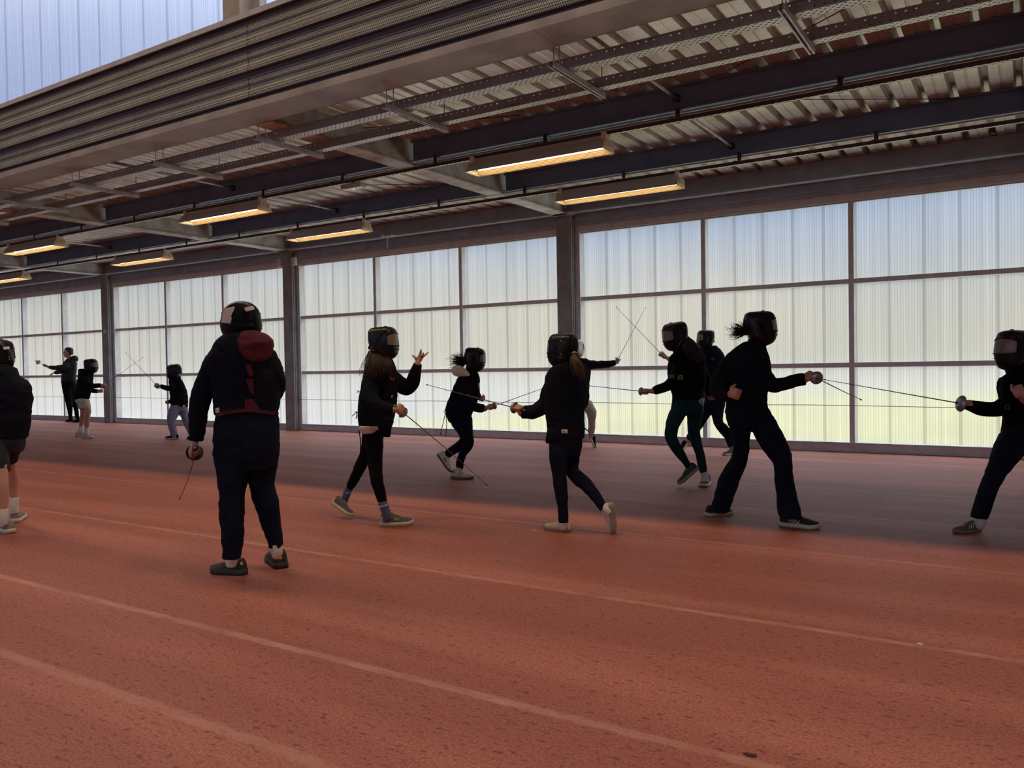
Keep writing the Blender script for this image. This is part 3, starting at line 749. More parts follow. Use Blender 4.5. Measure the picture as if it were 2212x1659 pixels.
    def text(s, on, name, txt, c, material, parent, off=0.004):
        (ax, ay), (bx, by), (cx_, cy_), (dx, dy) = c      # corners: top left, top right, bottom right, bottom left
        cu = bpy.data.curves.new('t', 'FONT'); cu.body = txt; cu.resolution_u = 1; to = bpy.data.objects.new('t', cu); col.objects.link(to)
        bpy.context.view_layer.update(); me = bpy.data.meshes.new_from_object(to.evaluated_get(bpy.context.evaluated_depsgraph_get()))
        bpy.data.objects.remove(to)
        xs = [v.co.x for v in me.vertices]; ys = [v.co.y for v in me.vertices]
        x0, x1, y0, y1 = min(xs), max(xs), min(ys), max(ys)
        vs = []
        for v in me.vertices:
            p = (v.co.x-x0)/(x1-x0); q = 1-(v.co.y-y0)/(y1-y0)
            vs.append(((ax*(1-p)+bx*p)*(1-q)+(dx*(1-p)+cx_*p)*q, (ay*(1-p)+by*p)*(1-q)+(dy*(1-p)+cy_*p)*q))
        fs = [tuple(p.vertices) for p in me.polygons]; bpy.data.meshes.remove(me)
        return s.decal(on, name, vs, fs, material, parent, off)

# ---- hands -------------------------------------------------------------
def chain(b, pts, rads, n=10):
    q = spline([tuple(p)+(r,) for p, r in zip(pts, rads)], 3); P = [V(x[:3]) for x in q]; R = [x[3] for x in q]; out = []
    for i, p in enumerate(P):
        t = (P[min(i+1, len(P)-1)]-P[max(i-1, 0)]).normalized(); ref = V((0, 0, 1)) if abs(t.z) < 0.85 else V((1, 0, 0))
        a = t.cross(ref).normalized(); out.append(ring(p, a*R[i], a.cross(t)*R[i], n))
    b.rings(roundcap(out))
def fist(b, wrist, center, B, out_dir, s=1.0):
    """a hand closed round a handle: the handle passes through center along B (towards the guard); out_dir points
    from the handle to the back of the hand; four fingers wrap round it one beside the other, the thumb lies along it"""
    B = V(B).normalized(); W = V(out_dir); W = (W - B*W.dot(B)).normalized(); S = B.cross(W)
    wrist = V(wrist); center = V(center)
    palm = center + W*0.020*s - S*0.006*s
    mid = wrist.lerp(palm, 0.5)
    # palm: wide across B, thin across W
    def rr(c, w, h): return ring(c, B*w*s, W*h*s, 16, 2.3)
    tdir = (palm-wrist).normalized()
    a1 = B - tdir*B.dot(tdir)
    a1 = a1.normalized() if a1.length > 0.3 else W.cross(tdir).normalized()
    a2 = tdir.cross(a1).normalized()
    b.rings(roundcap([ring(wrist - tdir*0.03*s, a1*0.022*s, a2*0.018*s, 16), ring(wrist, a1*0.023*s, a2*0.018*s, 16), ring(mid, a1*0.030*s, a2*0.020*s, 16), ring(palm, a1*0.036*s, a2*0.021*s, 16), ring(palm + tdir*0.012*s, a1*0.034*s, a2*0.018*s, 16)]))
    b.rings(roundcap([ring(palm - S*0.030*s + B*0.0, B*0.034*s, W*0.012*s, 16), ring(palm - S*0.005*s, B*0.040*s, W*0.015*s, 16), ring(palm + S*0.022*s, B*0.040*s, W*0.013*s, 16)]))
    for k, (off, rad, ln) in enumerate(((0.030, 0.0092, 1.0), (0.010, 0.0096, 1.06), (-0.010, 0.0092, 1.0), (-0.029, 0.0080, 0.88))):
        c = center + B*off*s; pts = []; rads = []
        for j, (ang, r) in enumerate(((62, 0.034), (98, 0.033), (140, 0.029), (185, 0.026), (232, 0.023), (272, 0.021))):
            q = math.radians(ang*ln if ang > 100 else ang); pts.append(c + (W*math.cos(q) + S*math.sin(q))*r*s); rads.append((rad - 0.0004*j)*s*(1.08 if j in (0, 3) else 1.0))
        chain(b, pts, rads)
    # thumb leaves the side of the palm near the wrist and closes along the handle
    base = palm - S*0.024*s + B*0.012*s
    chain(b, [base, base + B*0.020*s - S*0.006*s - W*0.008*s, center + B*0.042*s - S*0.022*s - W*0.004*s, center + B*0.062*s - S*0.012*s - W*0.010*s], [0.0125*s, 0.0115*s, 0.0100*s, 0.0085*s])
def open_hand(b, wrist, fwd, nrm, s=1.0, spread=1.0, curl=0.35, side=1):
    """palm, four fingers of unequal length, thumb from the side of the palm; nrm points out of the back of the hand"""
    F = V(fwd).normalized(); Nn = V(nrm); Nn = (Nn - F*Nn.dot(F)).normalized(); Y = Nn.cross(F)*side
    wrist = V(wrist)
    b.rings(roundcap([ring(wrist-F*0.02*s, Y*0.021*s, Nn*0.016*s, 14), ring(wrist+F*0.012*s, Y*0.024*s, Nn*0.015*s, 14), ring(wrist+F*0.045*s, Y*0.037*s, Nn*0.014*s, 14, 2.4), ring(wrist+F*0.078*s, Y*0.038*s, Nn*0.011*s, 14, 2.4)]))
    for k, (y, L, r, an) in enumerate(((0.028, 0.066, 0.0080, 0.20), (0.010, 0.074, 0.0084, 0.06), (-0.009, 0.070, 0.0080, -0.08), (-0.027, 0.054, 0.0070, -0.24))):
        d = (F*math.cos(an*spread) + Y*math.sin(an*spread)).normalized(); p = wrist + F*0.074*s + Y*y*s; pts = [p]; cu = curl*(0.7+0.25*k); a = 0.0
        for seg in (0.46, 0.31, 0.23):
            a += cu*0.8; p = p + (d*math.cos(a) - Nn*math.sin(a))*L*seg*s; pts.append(p)
        chain(b, pts, [r*1.1*s, r*s, r*0.92*s, r*0.8*s])
    p = wrist + F*0.020*s + Y*0.024*s - Nn*0.004*s
    d1 = (F*0.62 + Y*0.75 - Nn*0.25).normalized(); d2 = (F*0.85 + Y*0.45 - Nn*0.25).normalized()
    chain(b, [p, p+d1*0.032*s, p+d1*0.032*s+d2*0.028*s, p+d1*0.034*s+d2*0.050*s], [0.0125*s, 0.0105*s, 0.0095*s, 0.008*s])

# ---- head with a face (facing direction F, up U) ----------------------------
HEAD = ((0.00, .062, -.004, .020), (0.05, .082, -.020, .034), (0.14, .086, -.040, .048), (0.22, .087, -.056, .056), (0.30, .083, -.072, .063), (0.40, .082, -.086, .068),
        (0.49, .078, -.096, .071), (0.57, .086, -.102, .073), (0.68, .084, -.106, .075), (0.80, .070, -.103, .071), (0.90, .046, -.085, .056), (0.97, .016, -.052, .032), (1.0, -.012, -.030, .012))
def head_rings(b, c, F, U, h=0.215, face=True):
    """c = centre of the head"""
    F = V(F).normalized(); U = V(U).normalized(); F = (F - U*F.dot(U)).normalized(); L = U.cross(F); k = h/0.22; base = V(c) - U*h*0.5
    rs = [ring(base + U*h*t + F*(fx+bx)/2*k, F*(fx-bx)/2*k, L*w_*k, 24, 2.15) for t, fx, bx, w_ in HEAD]
    b.rings(rs)
    if face:
        def P(f, l, t): return base + F*f*k + L*l*k + U*h*t
        b.rings([ring(P(.080, 0, .53), L*.006*k, U*.004*k, 10), ring(P(.092, 0, .44), L*.010*k, U*.008*k, 10), ring(P(.105, 0, .37), L*.015*k, U*.010*k, 10), ring(P(.088, 0, .32), L*.013*k, U*.005*k, 10)])   # nose
        for sgn in (-1, 1):
            b.ball(P(-.012, sgn*.074, .44), .017*k, .007*k, .030*k, Matrix((F, L, U)).transposed(), 10, 7)    # ear
            b.ball(P(.074, sgn*.030, .56), .016*k, .024*k, .008*k, Matrix((F, L, U)).transposed(), 10, 6)      # brow ridge
        b.ball(P(.083, 0, .235), .010*k, .024*k, .006*k, Matrix((F, L, U)).transposed(), 10, 6)                # upper lip
        b.ball(P(.082, 0, .195), .010*k, .021*k, .007*k, Matrix((F, L, U)).transposed(), 10, 6)                # lower lip
        b.ball(P(.070, 0, .07), .020*k, .024*k, .018*k, Matrix((F, L, U)).transposed(), 10, 6)                 # chin
def heading(a):
    """a: 0 = facing picture right, 90 = away from the camera, 180 = left, 270 = towards the camera"""
    q = math.radians(a); return RH*math.cos(q) + FH*math.sin(q)

# ---- plastic fencing mask ----------------------------------------------------
# side outline (forward x, up z) in mask heights, back top -> front -> chin -> back bottom
MASK = [(-.40, .30), (-.38, .41), (-.28, .475), (-.10, .49), (.10, .50), (.26, .485), (.36, .43), (.41, .34), (.445, .20), (.465, .05), (.47, -.08), (.455, -.20), (.42, -.32), (.34, -.42), (.20, -.485), (.04, -.49),
        (-.10, -.46), (-.20, -.40), (-.27, -.30), (-.32, -.16), (-.36, 0.0), (-.39, .16)]
def mask(fg, u, v, d, H, yaw, pitch=0.0, roll=0.0, shell=None, visor=True, name='fencing_mask', back_pad=True, width=0.86, deep=1.0, pw=2.9):
    """worn on the head; returns the shell object (visor, chin trim, studs are its children)"""
    shell = shell or M_mask
    c = fg.P(u, v, d); F = heading(yaw); U = V((0, 0, 1)); L = U.cross(F)
    F, U = (F*math.cos(pitch) + U*math.sin(pitch)), (U*math.cos(pitch) - F*math.sin(pitch))
    if roll: U = (U*math.cos(roll) + L*math.sin(roll)).normalized(); L = U.cross(F)
    out = spline([p for p in MASK] + [MASK[0]], 3)[:-1]; n = len(out); T = [math.sin(PI/2*(-1+2*i/18))*0.6+(-1+2*i/18)*0.4 for i in range(19)]
    def pt(i, tt, g=1.0):
        x, z = out[i % n]; s = max(0.03, (1-abs(tt)**pw)**(1/(pw-0.3))) if abs(tt) < 1 else 0.03
        wd = width*0.5*(0.86 if x > 0.3 else 1.0)
        return c + (F*x*s*deep + U*z*(0.15+0.85*s) + L*tt*wd*(1 - 0.10*max(0, z)))*H*g
    b = MB(); grid = [[b.bm.verts.new(pt(i, tt)) for i in range(n)] for tt in T]
    vis = [i for i in range(n) if out[i][0] > 0.34 and -0.10 < out[i][1] < 0.33]
    isv = lambda j, i: visor and i in vis and (i+1) % n in vis and 2 <= j <= 15
    for j in range(18):
        for i in range(n):
            if isv(j, i): continue
            b.bm.faces.new((grid[j][i], grid[j][(i+1) % n], grid[j+1][(i+1) % n], grid[j+1][i]))
    b.bm.faces.new(grid[0]); b.bm.faces.new(list(reversed(grid[-1])))
    bmesh.ops.recalc_face_normals(b.bm, faces=b.bm.faces[:])
    me = bpy.data.meshes.new(name); b.bm.to_mesh(me); b.bm.free()
    o = fg.finish(name, me, shell)
    if visor:
        vb = MB(); vs = [[vb.bm.verts.new(pt(i, T[j], 1.004)) for i in vis] for j in range(2, 17)]
        for j in range(len(vs)-1):
            for i in range(len(vis)-1): vb.bm.faces.new((vs[j][i], vs[j][i+1], vs[j+1][i+1], vs[j+1][i]))
        vb.obj('visor', M_visor, o, True)
        # rim round the visor and chin vents
        rim = [pt(i, T[2], 1.006) for i in vis] + [pt(vis[-1], T[j], 1.006) for j in range(2, 17)] + [pt(i, T[16], 1.006) for i in reversed(vis)] + [pt(vis[0], T[j], 1.006) for j in range(16, 1, -1)]
        MB().tube(rim, 0.0035*H/0.25, 6).obj('visor_rim', M_maskm, o, True)
        cb = MB()
        for j in (5, 7, 9, 11, 13): cb.ball(pt(vis[-1]+3, T[j], 1.0), 0.007*H/0.25, 0.007*H/0.25, 0.003, None, 8, 5)
        cb.obj('chin_vents', M_maskm, o, True)
    st = MB()
    for i, j in ((6, 1), (6, 17), (n-14, 1), (n-14, 17), (n-10, 1), (n-10, 17)): st.ball(pt(i, T[j], 1.0), 0.0055*H/0.25, n=8, mlat=5)
    st.obj('stud', M_guard, o, True)
    MB().ball(pt(12, 0, 1.0), 0.013*H/0.25, 0.013*H/0.25, 0.006*H/0.25, None, 10, 6).obj('top_knob', M_maskm, o, True)
    if back_pad:   # springy tongue at the back of the head
        pb = MB(); pb.ball(c - F*0.33*H*deep + U*0.14*H, 0.26*H, 0.10*H, 0.30*H, Matrix((L, F, U)).transposed(), 18, 11); pb.obj('back_tongue', M_maskm, o, True)
        MB().tube([c - F*0.05*H - L*0.40*H - U*0.1*H, c - F*0.36*H*deep - L*0.2*H - U*0.12*H, c - F*0.40*H*deep - U*0.12*H, c - F*0.36*H*deep + L*0.2*H - U*0.12*H, c - F*0.05*H + L*0.40*H - U*0.1*H], 0.008*H/0.25, 6, 2.0).obj('back_strap', M_maskm, o, True)
    # the bib that closes the mask round the neck
    bb = MB(); bb.rings([ring(c - U*0.30*H - F*0.02*H, F*0.30*H, L*0.30*H, 18), ring(c - U*0.46*H - F*0.05*H, F*0.27*H, L*0.27*H, 18), ring(c - U*0.60*H - F*0.10*H, F*0.24*H, L*0.27*H, 18)]); bb.obj('bib', M_maskm, o, True)
    fg.headc = c - F*0.03*H - U*0.02*H; fg.headF = F; fg.headU = U
    return o

# ---- shoes -------------------------------------------------------------------
SHOE = [(0.0, .062, .016), (.03, .088, .027), (.10, .102, .033), (.20, .098, .035), (.32, .100, .035), (.44, .092, .037), (.60, .072, .042), (.75, .060, .045), (.87, .053, .041), (.955, .042, .027), (1.0, .028, .010)]
def shoe(fg, heel, toe, up=(0, 0, 1), upper=None, sole=None, sole_h=0.024, name='shoe', laces=M_lace, stripes=None, panel=None, tall=1.0, roll=0.0, wide=1.0):
    heel = V(heel); toe = V(toe); X = (toe-heel).normalized(); Lg = max(0.215, min((toe-heel).length, 0.285))
    U = V(up); U = (U - X*U.dot(X)).normalized(); Y = U.cross(X); k = Lg/0.27
    if roll: U = U*math.cos(roll) + Y*math.sin(roll); Y = U.cross(X)
    pts = spline(SHOE, 3); rs = []
    z0 = sole_h*0.7
    for t, h, w_ in pts:
        c = heel + X*t*Lg; rr = []; hh = h*k*tall; ww = w_*k*wide; sp = 0.010*k*max(0, (t-0.75)/0.25)**2
        for q in [PI*j/14 for j in range(15)]:
            cq, sq = math.cos(q), math.sin(q)
            rr.append(c + Y*ww*math.copysign(abs(cq)**(0.75), cq)*(1 - (0.16 if t < .42 else .26)*sq**2) + U*(z0 + sp + (hh-z0)*abs(sq)**0.8))
        rs.append(rr)
    b = MB(); b.rings(rs); bmesh.ops.recalc_face_normals(b.bm, faces=b.bm.faces[:])
    me = bpy.data.meshes.new(name); b.bm.to_mesh(me); b.bm.free()
    fg.nsh = getattr(fg, 'nsh', 0) + 1
    key = name; o = fg.finish(key, me, upper); fg.bvh['shoe%d' % fg.nsh] = fg.bvh[key]
    sb = MB(); sr = []
    for t, h, w_ in pts:
        c = heel + X*(t*1.03-0.015)*Lg; sp = 0.012*k*max(0, (t-0.75)/0.25)**2 + 0.004*k*max(0, (0.1-t)/0.1); ww = (w_+0.0035)*k*wide
        sr.append([c + Y*ww + U*sp, c + Y*ww*1.02 + U*(sp+sole_h*0.5), c + Y*ww*0.97 + U*(sp+sole_h), c - Y*ww*0.97 + U*(sp+sole_h), c - Y*ww*1.02 + U*(sp+sole_h*0.5), c - Y*ww + U*sp])
    sb.rings(sr); sb.obj('sole', sole, o, True)
    if laces:
        lb = MB()
        for i in range(5):
            t = 0.40 + 0.075*i; h = next(hh for tt, hh, ww in pts if tt >= t)*k*tall
            c = heel + X*t*Lg + U*(h+0.001)
            lb.tube([c - Y*0.018*k - U*0.007*k, c + U*0.001, c + Y*0.018*k + X*0.012*k - U*0.007*k], 0.0024*k, 6)
        c = heel + X*0.40*Lg + U*(0.074*k*tall)
        lb.tube([c, c + Y*0.02*k + U*0.014*k, c + Y*0.03*k - U*0.002*k, c], 0.002*k, 6); lb.tube([c, c - Y*0.02*k + U*0.014*k, c - Y*0.03*k - U*0.002*k, c], 0.002*k, 6)
        lb.obj('laces', laces, o, True)
    if stripes:   # slanted side stripes on both flanks
        for sd in (-1, 1):
            for i in range(3):
                t0 = 0.36 + 0.085*i; q = []
                for (dt, zz) in ((0, 0.30), (0.035, 0.30), (-0.035, 0.82), (-0.07, 0.82)):
                    t = t0+dt; hh = next(h_ for tt, h_, ww in pts if tt >= t)*k*tall; ww = next(w_ for tt, h_, w_ in pts if tt >= t)*k*wide
                    z = z0 + (hh-z0)*zz; prof = (1 - 0.35*(zz**2.2)*0.9)*(1-zz**2.6*0.5)
                    q.append(heel + X*t*Lg + U*z + Y*sd*(ww*prof+0.0022))
                bm = MB(); bm.prism(q, Y*sd*0.0012); bm.obj('side_stripe', stripes, o)
    if panel:
        pb = MB(); pp = spline([(0.0, .050, .019), (.03, .076, .030), (.12, .062, .0365)], 3); 
        pb.rings([[heel + X*t*Lg + Y*w_*k + U*z0, heel + X*t*Lg + Y*w_*k*0.8 + U*h*k*tall, heel + X*t*Lg - Y*w_*k*0.8 + U*h*k*tall, heel + X*t*Lg - Y*w_*k + U*z0] for t, h, w_ in pp]); pb.obj('heel_panel', panel, o, True)
        tb = MB(); pp = spline([(.80, .049, .0455), (.90, .045, .0405), (.965, .034, .025), (1.006, .022, .010)], 3)
        tb.rings([ring(heel + X*t*Lg + U*z0, Y*w_*k*wide, U*(h*k*tall-z0), 14) for t, h, w_ in pp]); tb.obj('toe_cap', panel, o, True)
    return o

# ---- hair --------------------------------------------------------------------
def hair(fg, name, guides, material, n=70, r=0.0028, spread=0.02, parent=None, wave=0.006):
    """strands that follow guide paths of points (u, v, d)"""
    b = MB(); rnd = random.Random(len(guides)*31+n)
    G = [[fg.P(*p) for p in g] for g in guides]
    for k in range(n):
        a = rnd.random(); i = int(a*(len(G)-1e-6)) if len(G) == 1 else min(int(a*(len(G)-1)), len(G)-2); f = a*(len(G)-1)-i if len(G) > 1 else 0
        g0 = G[i]; g1 = G[min(i+1, len(G)-1)]; off = V((rnd.gauss(0, 1), rnd.gauss(0, 1), rnd.gauss(0, 1)))*spread*0.5; cut = rnd.uniform(0.5, 1.0); pts = []
        m_ = len(g0)
        for j in range(m_):
            q = j/(m_-1)*cut; jj = q*(m_-1); j0 = min(int(jj), m_-2); ff = jj-j0
            p = g0[j0].lerp(g0[j0+1], ff).lerp(g1[j0].lerp(g1[j0+1], ff), f)
            pts.append(p + off*(0.5+q) + V((rnd.gauss(0, 1), rnd.gauss(0, 1), 0))*wave*q)
        pts = [V(p) for p in spline([tuple(p) for p in pts], 3)]
        b.tube(pts, [r*(1-0.6*i/(len(pts)-1)) for i in range(len(pts))], 5)
    return b.obj(name, material, parent or fg.root, True)

# ---- sabre / foil --------------------------------------------------------------
def foil(name_label, guard, B, L, tip=None, bend=0.0, gr=0.052, flip=1, grip_len=0.09, bend_dir=None, group=None, tipw=0.006):
    """weapon with its guard centre at guard; B unit vector towards the tip"""
    g = V(guard); B = V(B).normalized()
    a = B.cross(V((0, 0, 1))); a = a.normalized() if a.length > 0.05 else V((1, 0, 0)); c = a.cross(B)
    root = empty('fencing_foil', g, name_label, 'fencing foil', group)
    bd = V(bend_dir).normalized() if bend_dir is not None else V((0, 0, -1))
    pts = [g + B*L*t + bd*bend*(t**2) for t in [i/16 for i in range(17)]]
    MB().tube(pts, [0.0042 - 0.0022*i/16 for i in range(17)], 7).obj('blade', M_blade, root, True)
    MB().tube([pts[-1] - B*0.010, pts[-1] + B*0.004], tipw*0.8, 8).obj('tip_button', M_grip, root, True)
    rs = [ring(g + B*x, a*r_*gr, c*r_*gr, 26) for x, r_ in ((-0.020, 1.0), (-0.014, 1.03), (-0.004, 0.95), (0.005, 0.78), (0.011, 0.5), (0.014, 0.15))]
    inn = [ring(g + B*x, a*r_*gr, c*r_*gr, 26) for x, r_ in ((0.010, 0.13), (0.007, 0.48), (0.001, 0.75), (-0.007, 0.92), (-0.016, 0.985))]
    MB().rings(rs+inn+[rs[0]], cap=False).obj('guard', M_guard, root, True)
    MB().tube([g - B*0.012, g - B*0.05, g - B*(grip_len*0.6), g - B*grip_len], [0.011, 0.0125, 0.012, 0.010], 10).obj('grip', M_grip, root, True)
    MB().tube([g - B*grip_len, g - B*(grip_len+0.014)], 0.010, 12).obj('pommel', M_guard, root, True)
    return root
def blade_dir(fg, gu, gv, gd, tu, tv, L, sign=1):
    """world direction of a blade of length L from picture point to picture point; sign +1 = leaning away"""
    G = fg.P(gu, gv, gd); r = ray(tu, tv); w0 = CAM - G
    a = r.dot(r); b_ = 2*w0.dot(r); c = w0.dot(w0) - L*L; disc = b_*b_ - 4*a*c
    if disc < 0: t = -b_/(2*a)
    else: t = (-b_ + sign*math.sqrt(disc))/(2*a)
    T = CAM + r*t; return G, (T-G).normalized(), (T-G).length
# ================================================================== the fencers
def R(y, l, r, d=0.0, k=0.62): return (l, y, r, y, d, k)
def fl2(u, v): return onfloor(u, v) + FH*0.028
def fdep(fg, u, v): return depth(onfloor(u, v)) - fg.D
def hand_on(fg, wrist, guard, B, out, s=0.9, back=0.052):
    return lambda b: fist(b, fg.P(*wrist), V(guard) - V(B)*back, B, out, s)
def body(fg, rings, head=None, hands=(), headH=0.195, vox=None):
    def extra(b):
        for h in hands: h(b)
        if head:
            c, F, U = head; head_rings(b, c, F, U, headH)
    o = fg.fuse('body', rings, M_skin, vox=vox or max(0.0040, fg.vox*0.8), smooth=2, extra=extra); return o
def neck_ring(fg, top, bottom, r=0.048):
    a, b_ = V(top), V(bottom); t = (b_-a).normalized(); x = t.cross(FH).normalized(); y = x.cross(t)
    return roundcap([ring(a.lerp(b_, q), x*r*w_, y*r*w_, 16) for q, w_ in ((0, 1), (.5, .95), (1, 1.25))])
def eyes(fg, c, F, U, h=0.215):
    F = V(F).normalized(); U = V(U).normalized(); F = (F-U*F.dot(U)).normalized(); L = U.cross(F); k = h/0.22; base = V(c)-U*h*0.5
    for s in (-1, 1):
        e = MB(); e.ball(base+F*.071*k+L*s*.030*k+U*h*.50, .0115*k, n=10, mlat=7); eo = e.obj('eye', M_eye, fg.root, True)
        p = MB(); p.ball(base+F*.081*k+L*s*.030*k+U*h*.50, .0045*k, n=8, mlat=5); p.obj('iris', M_hairb, eo, True)
JW = 0.006

# ---------------------------------------------------------------- person with the red hood, seen from behind
f = Fig('person', 4.76, onfloor(545, 1240), 'tall person seen from behind in black mask and jacket with burgundy hood')
torso = [R(733, 494, 566, .03, .9), R(741, 480, 578, .02, .8), R(752, 464, 590, 0, .68), R(768, 452, 598, 0, .62), R(792, 455, 602, 0, .6), R(830, 461, 604, 0, .58), R(862, 462, 602, .01, .6), R(886, 465, 600, .01, .62), R(896, 467, 599, .01, .62)]
larm = [(466, 776, 20, 0), (452, 812, 23, .01), (438, 848, 22, .02), (430, 880, 20.5, .03), (427, 915, 18, .05), (424, 950, 15, .07)]
rarm = [(578, 772, 20, 0), (590, 806, 22, .0), (596, 836, 19.5, .06), (590, 852, 16, .17), (566, 850, 14, .27), (545, 842, 11, .30)]
hips = [R(886, 472, 597, .01, .62), R(910, 467, 600, .01, .66), R(950, 464, 601, 0, .7), R(985, 464, 600, 0, .66), R(1012, 468, 596, 0, .58)]
lleg = [R(985, 466, 534, -.02, 1.0), R(1030, 471, 534, -.04, 1.0), R(1070, 476, 527, -.05, 1.0), R(1102, 475, 526, -.05, 1.05), R(1150, 479, 525, -.06, 1), R(1185, 482, 521, -.06, 1), R(1205, 483, 518, -.06, 1)]
rleg = [R(985, 534, 599, .03, 1.0), R(1030, 537, 593, .05, 1.0), R(1052, 541, 591, .06, 1.0), R(1085, 550, 600, .07, 1), R(1130, 565, 605, .08, 1), R(1165, 578, 609, .08, 1), R(1183, 581, 609, .08, 1)]
G, B, L_ = blade_dir(f, 420, 980, .06, 404, 1077, .78, 1)
foil('fencing foil held pointing down by the person with the burgundy hood', G, B, L_, bend=.05, bend_dir=-RH, gr=.050)
f.fuse('jacket', [f.trunk(torso), f.limb(larm), f.limb(rarm)], M_navy, wr=JW, seed=3)
f.fuse('trousers', [f.trunk(hips), f.trunk(lleg), f.trunk(rleg)], M_trous, wr=JW*.9, seed=9)
mask(f, 521, 696, .03, .245, 112, pitch=-.05, width=.98, pw=2.25)
body(f, [f.trunk(torso[1:], .82), f.limb(larm, scale=.72), f.limb(rarm + [(530, 838, 8, .32)], scale=.72), f.trunk(hips, .86), f.trunk(lleg + [R(1220, 493, 507, -.05, 1)], .72), f.trunk(rleg + [R(1202, 591, 606, .09, 1)], .72),
         neck_ring(f, f.headc - V((0, 0, .08)), f.P(528, 752, .02))], (f.headc, f.headF, f.headU), [hand_on(f, (423, 955, .06), G, B, -RH), lambda b: fist(b, f.P(545, 842, .30), f.P(524, 836, .33), V((0, 0, 1)), FH, .9)])
hd = f.fuse('hood', [f.trunk([(508, 729, 561, 722, -.03, .55), (508, 742, 585, 732, -.06, .6), (513, 758, 590, 746, -.085, .55), (520, 774, 586, 764, -.095, .45), (533, 786, 572, 781, -.09, .35)], e=2.1)], M_red, wr=.010, seed=5)
for c in (((530, 788), (543, 786), (548, 812), (538, 812)), ((531, 820), (546, 819), (549, 852), (540, 846)), ((530, 863), (546, 862), (562, 884), (528, 884))):
    f.quad('jacket', 'hoodie_back_gap', c, M_red, f.root, off=.004)
f.stroke('jacket', 'hoodie_hem', [(467, 897), (500, 890), (540, 886), (570, 890), (602, 894)], 3.6, M_red, f.root, off=.007)
lb = f.quad('jacket', 'jacket_label', ((466, 882), (474, 880), (474.5, 891), (467, 893)), M_label, f.root, 3, 3, .004); f.stroke('jacket', 'label_print', [(467.5, 887.5), (473, 886)], .7, M_ink, lb, .006)
f.quad('fencing_mask', 'side_panel', ((483, 667), (507, 662), (498, 699), (478, 697)), M_label, f.root, 8, 6, .003, 'cream panel on the side of the mask')
st = f.quad('fencing_mask', 'mask_sticker', ((527, 665), (543, 662.5), (546, 669), (531, 673)), M_label, f.root, 4, 3, .030); f.stroke('fencing_mask', 'sticker_print', [(531, 668.5), (542, 666)], 1.1, M_ink, st, .034)
mu = mat('dark_grey_trainer', (0.030, 0.028, 0.026), 0.75, 0, .2, 60, .3, 300); ms = mat('dark_sole', (0.035, 0.032, 0.028), 0.8)
f.fuse('sock', [f.limb([(501, 1196, 14, -.06), (500, 1212, 13, -.05), (499, 1224, 9.5, -.05)], 1.1)], M_cream, vox=.004)
f.fuse('sock', [f.limb([(596, 1176, 14, .08), (598, 1191, 13, .08), (598, 1203, 9.5, .09)], 1.1)], M_cream, vox=.004)
s1 = shoe(f, fl2(527, 1244), fl2(455, 1239), upper=mu, sole=ms, sole_h=.034, laces=ms, tall=1.15, wide=1.18)
f.stroke('shoe1', 'heel_badge', [(519.5, 1217), (524.5, 1217)], 3.0, mat('yellow_badge', (.75, .6, .12), .4), s1)
s2 = shoe(f, fl2(606, 1231), fl2(581, 1205), upper=mu, sole=ms, sole_h=.034, laces=ms, tall=1.15, wide=1.18)
f.stroke('shoe2', 'heel_badge', [(603, 1205), (609, 1205)], 3.0, mat('yellow_badge', (.75, .6, .12), .4), s2)

# ---------------------------------------------------------------- person cut by the left edge, in shorts
f = Fig('person', 6.25, onfloor(8, 1150), 'person cut by the left edge, seen from behind, dark shorts and bare calves')
torso = [R(792, -32, 30, .03, .9), R(803, -38, 36, .02, .8), R(815, -52, 46, 0, .66), R(832, -62, 60, 0, .6), R(860, -66, 66, 0, .56), R(890, -66, 62, 0, .58), R(915, -64, 60, 0, .6), R(945, -60, 54, 0, .62)]
arm1 = [(48, 834, 16, 0), (54, 865, 14, .03), (48, 890, 13, .12), (30, 905, 11, .25), (15, 905, 9, .30)]
arm2 = [(-48, 834, 16, 0), (-56, 865, 14, .03), (-50, 890, 13, .12), (-30, 905, 11, .25), (-15, 905, 9, .30)]
hips = [R(930, -54, 50, 0, .62), R(955, -52, 50, 0, .66), R(975, -50, 46, 0, .62)]
rsh = [R(950, 2, 50, .06, 1.0), R(975, 8, 44, .12, 1.0), R(997, 12, 37, .17, 1.05)]
lsh = [R(950, -50, 12, -.06, .9), R(985, -40, 15, -.12, .95), R(1015, -30, 16, -.16, 1.0)]
rcalf = [R(985, 14, 33, .16, 1), R(1005, 16, 32, .22, 1), R(1030, 16, 38, .28, 1), R(1055, 20, 38, .31, 1), R(1078, 24, 38, .32, 1), R(1098, 25, 36, .32, 1.2)]
lcalf = [R(1000, -22, 14, -.15, .9), R(1020, -16, 15, -.17, .9), R(1055, -14, 16, -.18, .9), R(1085, -10, 14, -.18, 1), R(1105, -6, 13, -.18, 1.1), R(1128, -6, 12, -.18, 1.2)]
f.fuse('jacket', [f.trunk(torso), f.limb(arm1), f.limb(arm2)], M_navy, wr=JW, seed=13)
f.fuse('shorts', [f.trunk(hips), f.trunk(rsh), f.trunk(lsh)], mat('dark_blue_shorts', (.005, .006, .016), .85, 0, .2, 30, .3, 500), wr=JW, seed=14)
mask(f, -3, 767, .03, .245, 80, pitch=-.05, width=.98, pw=2.25)
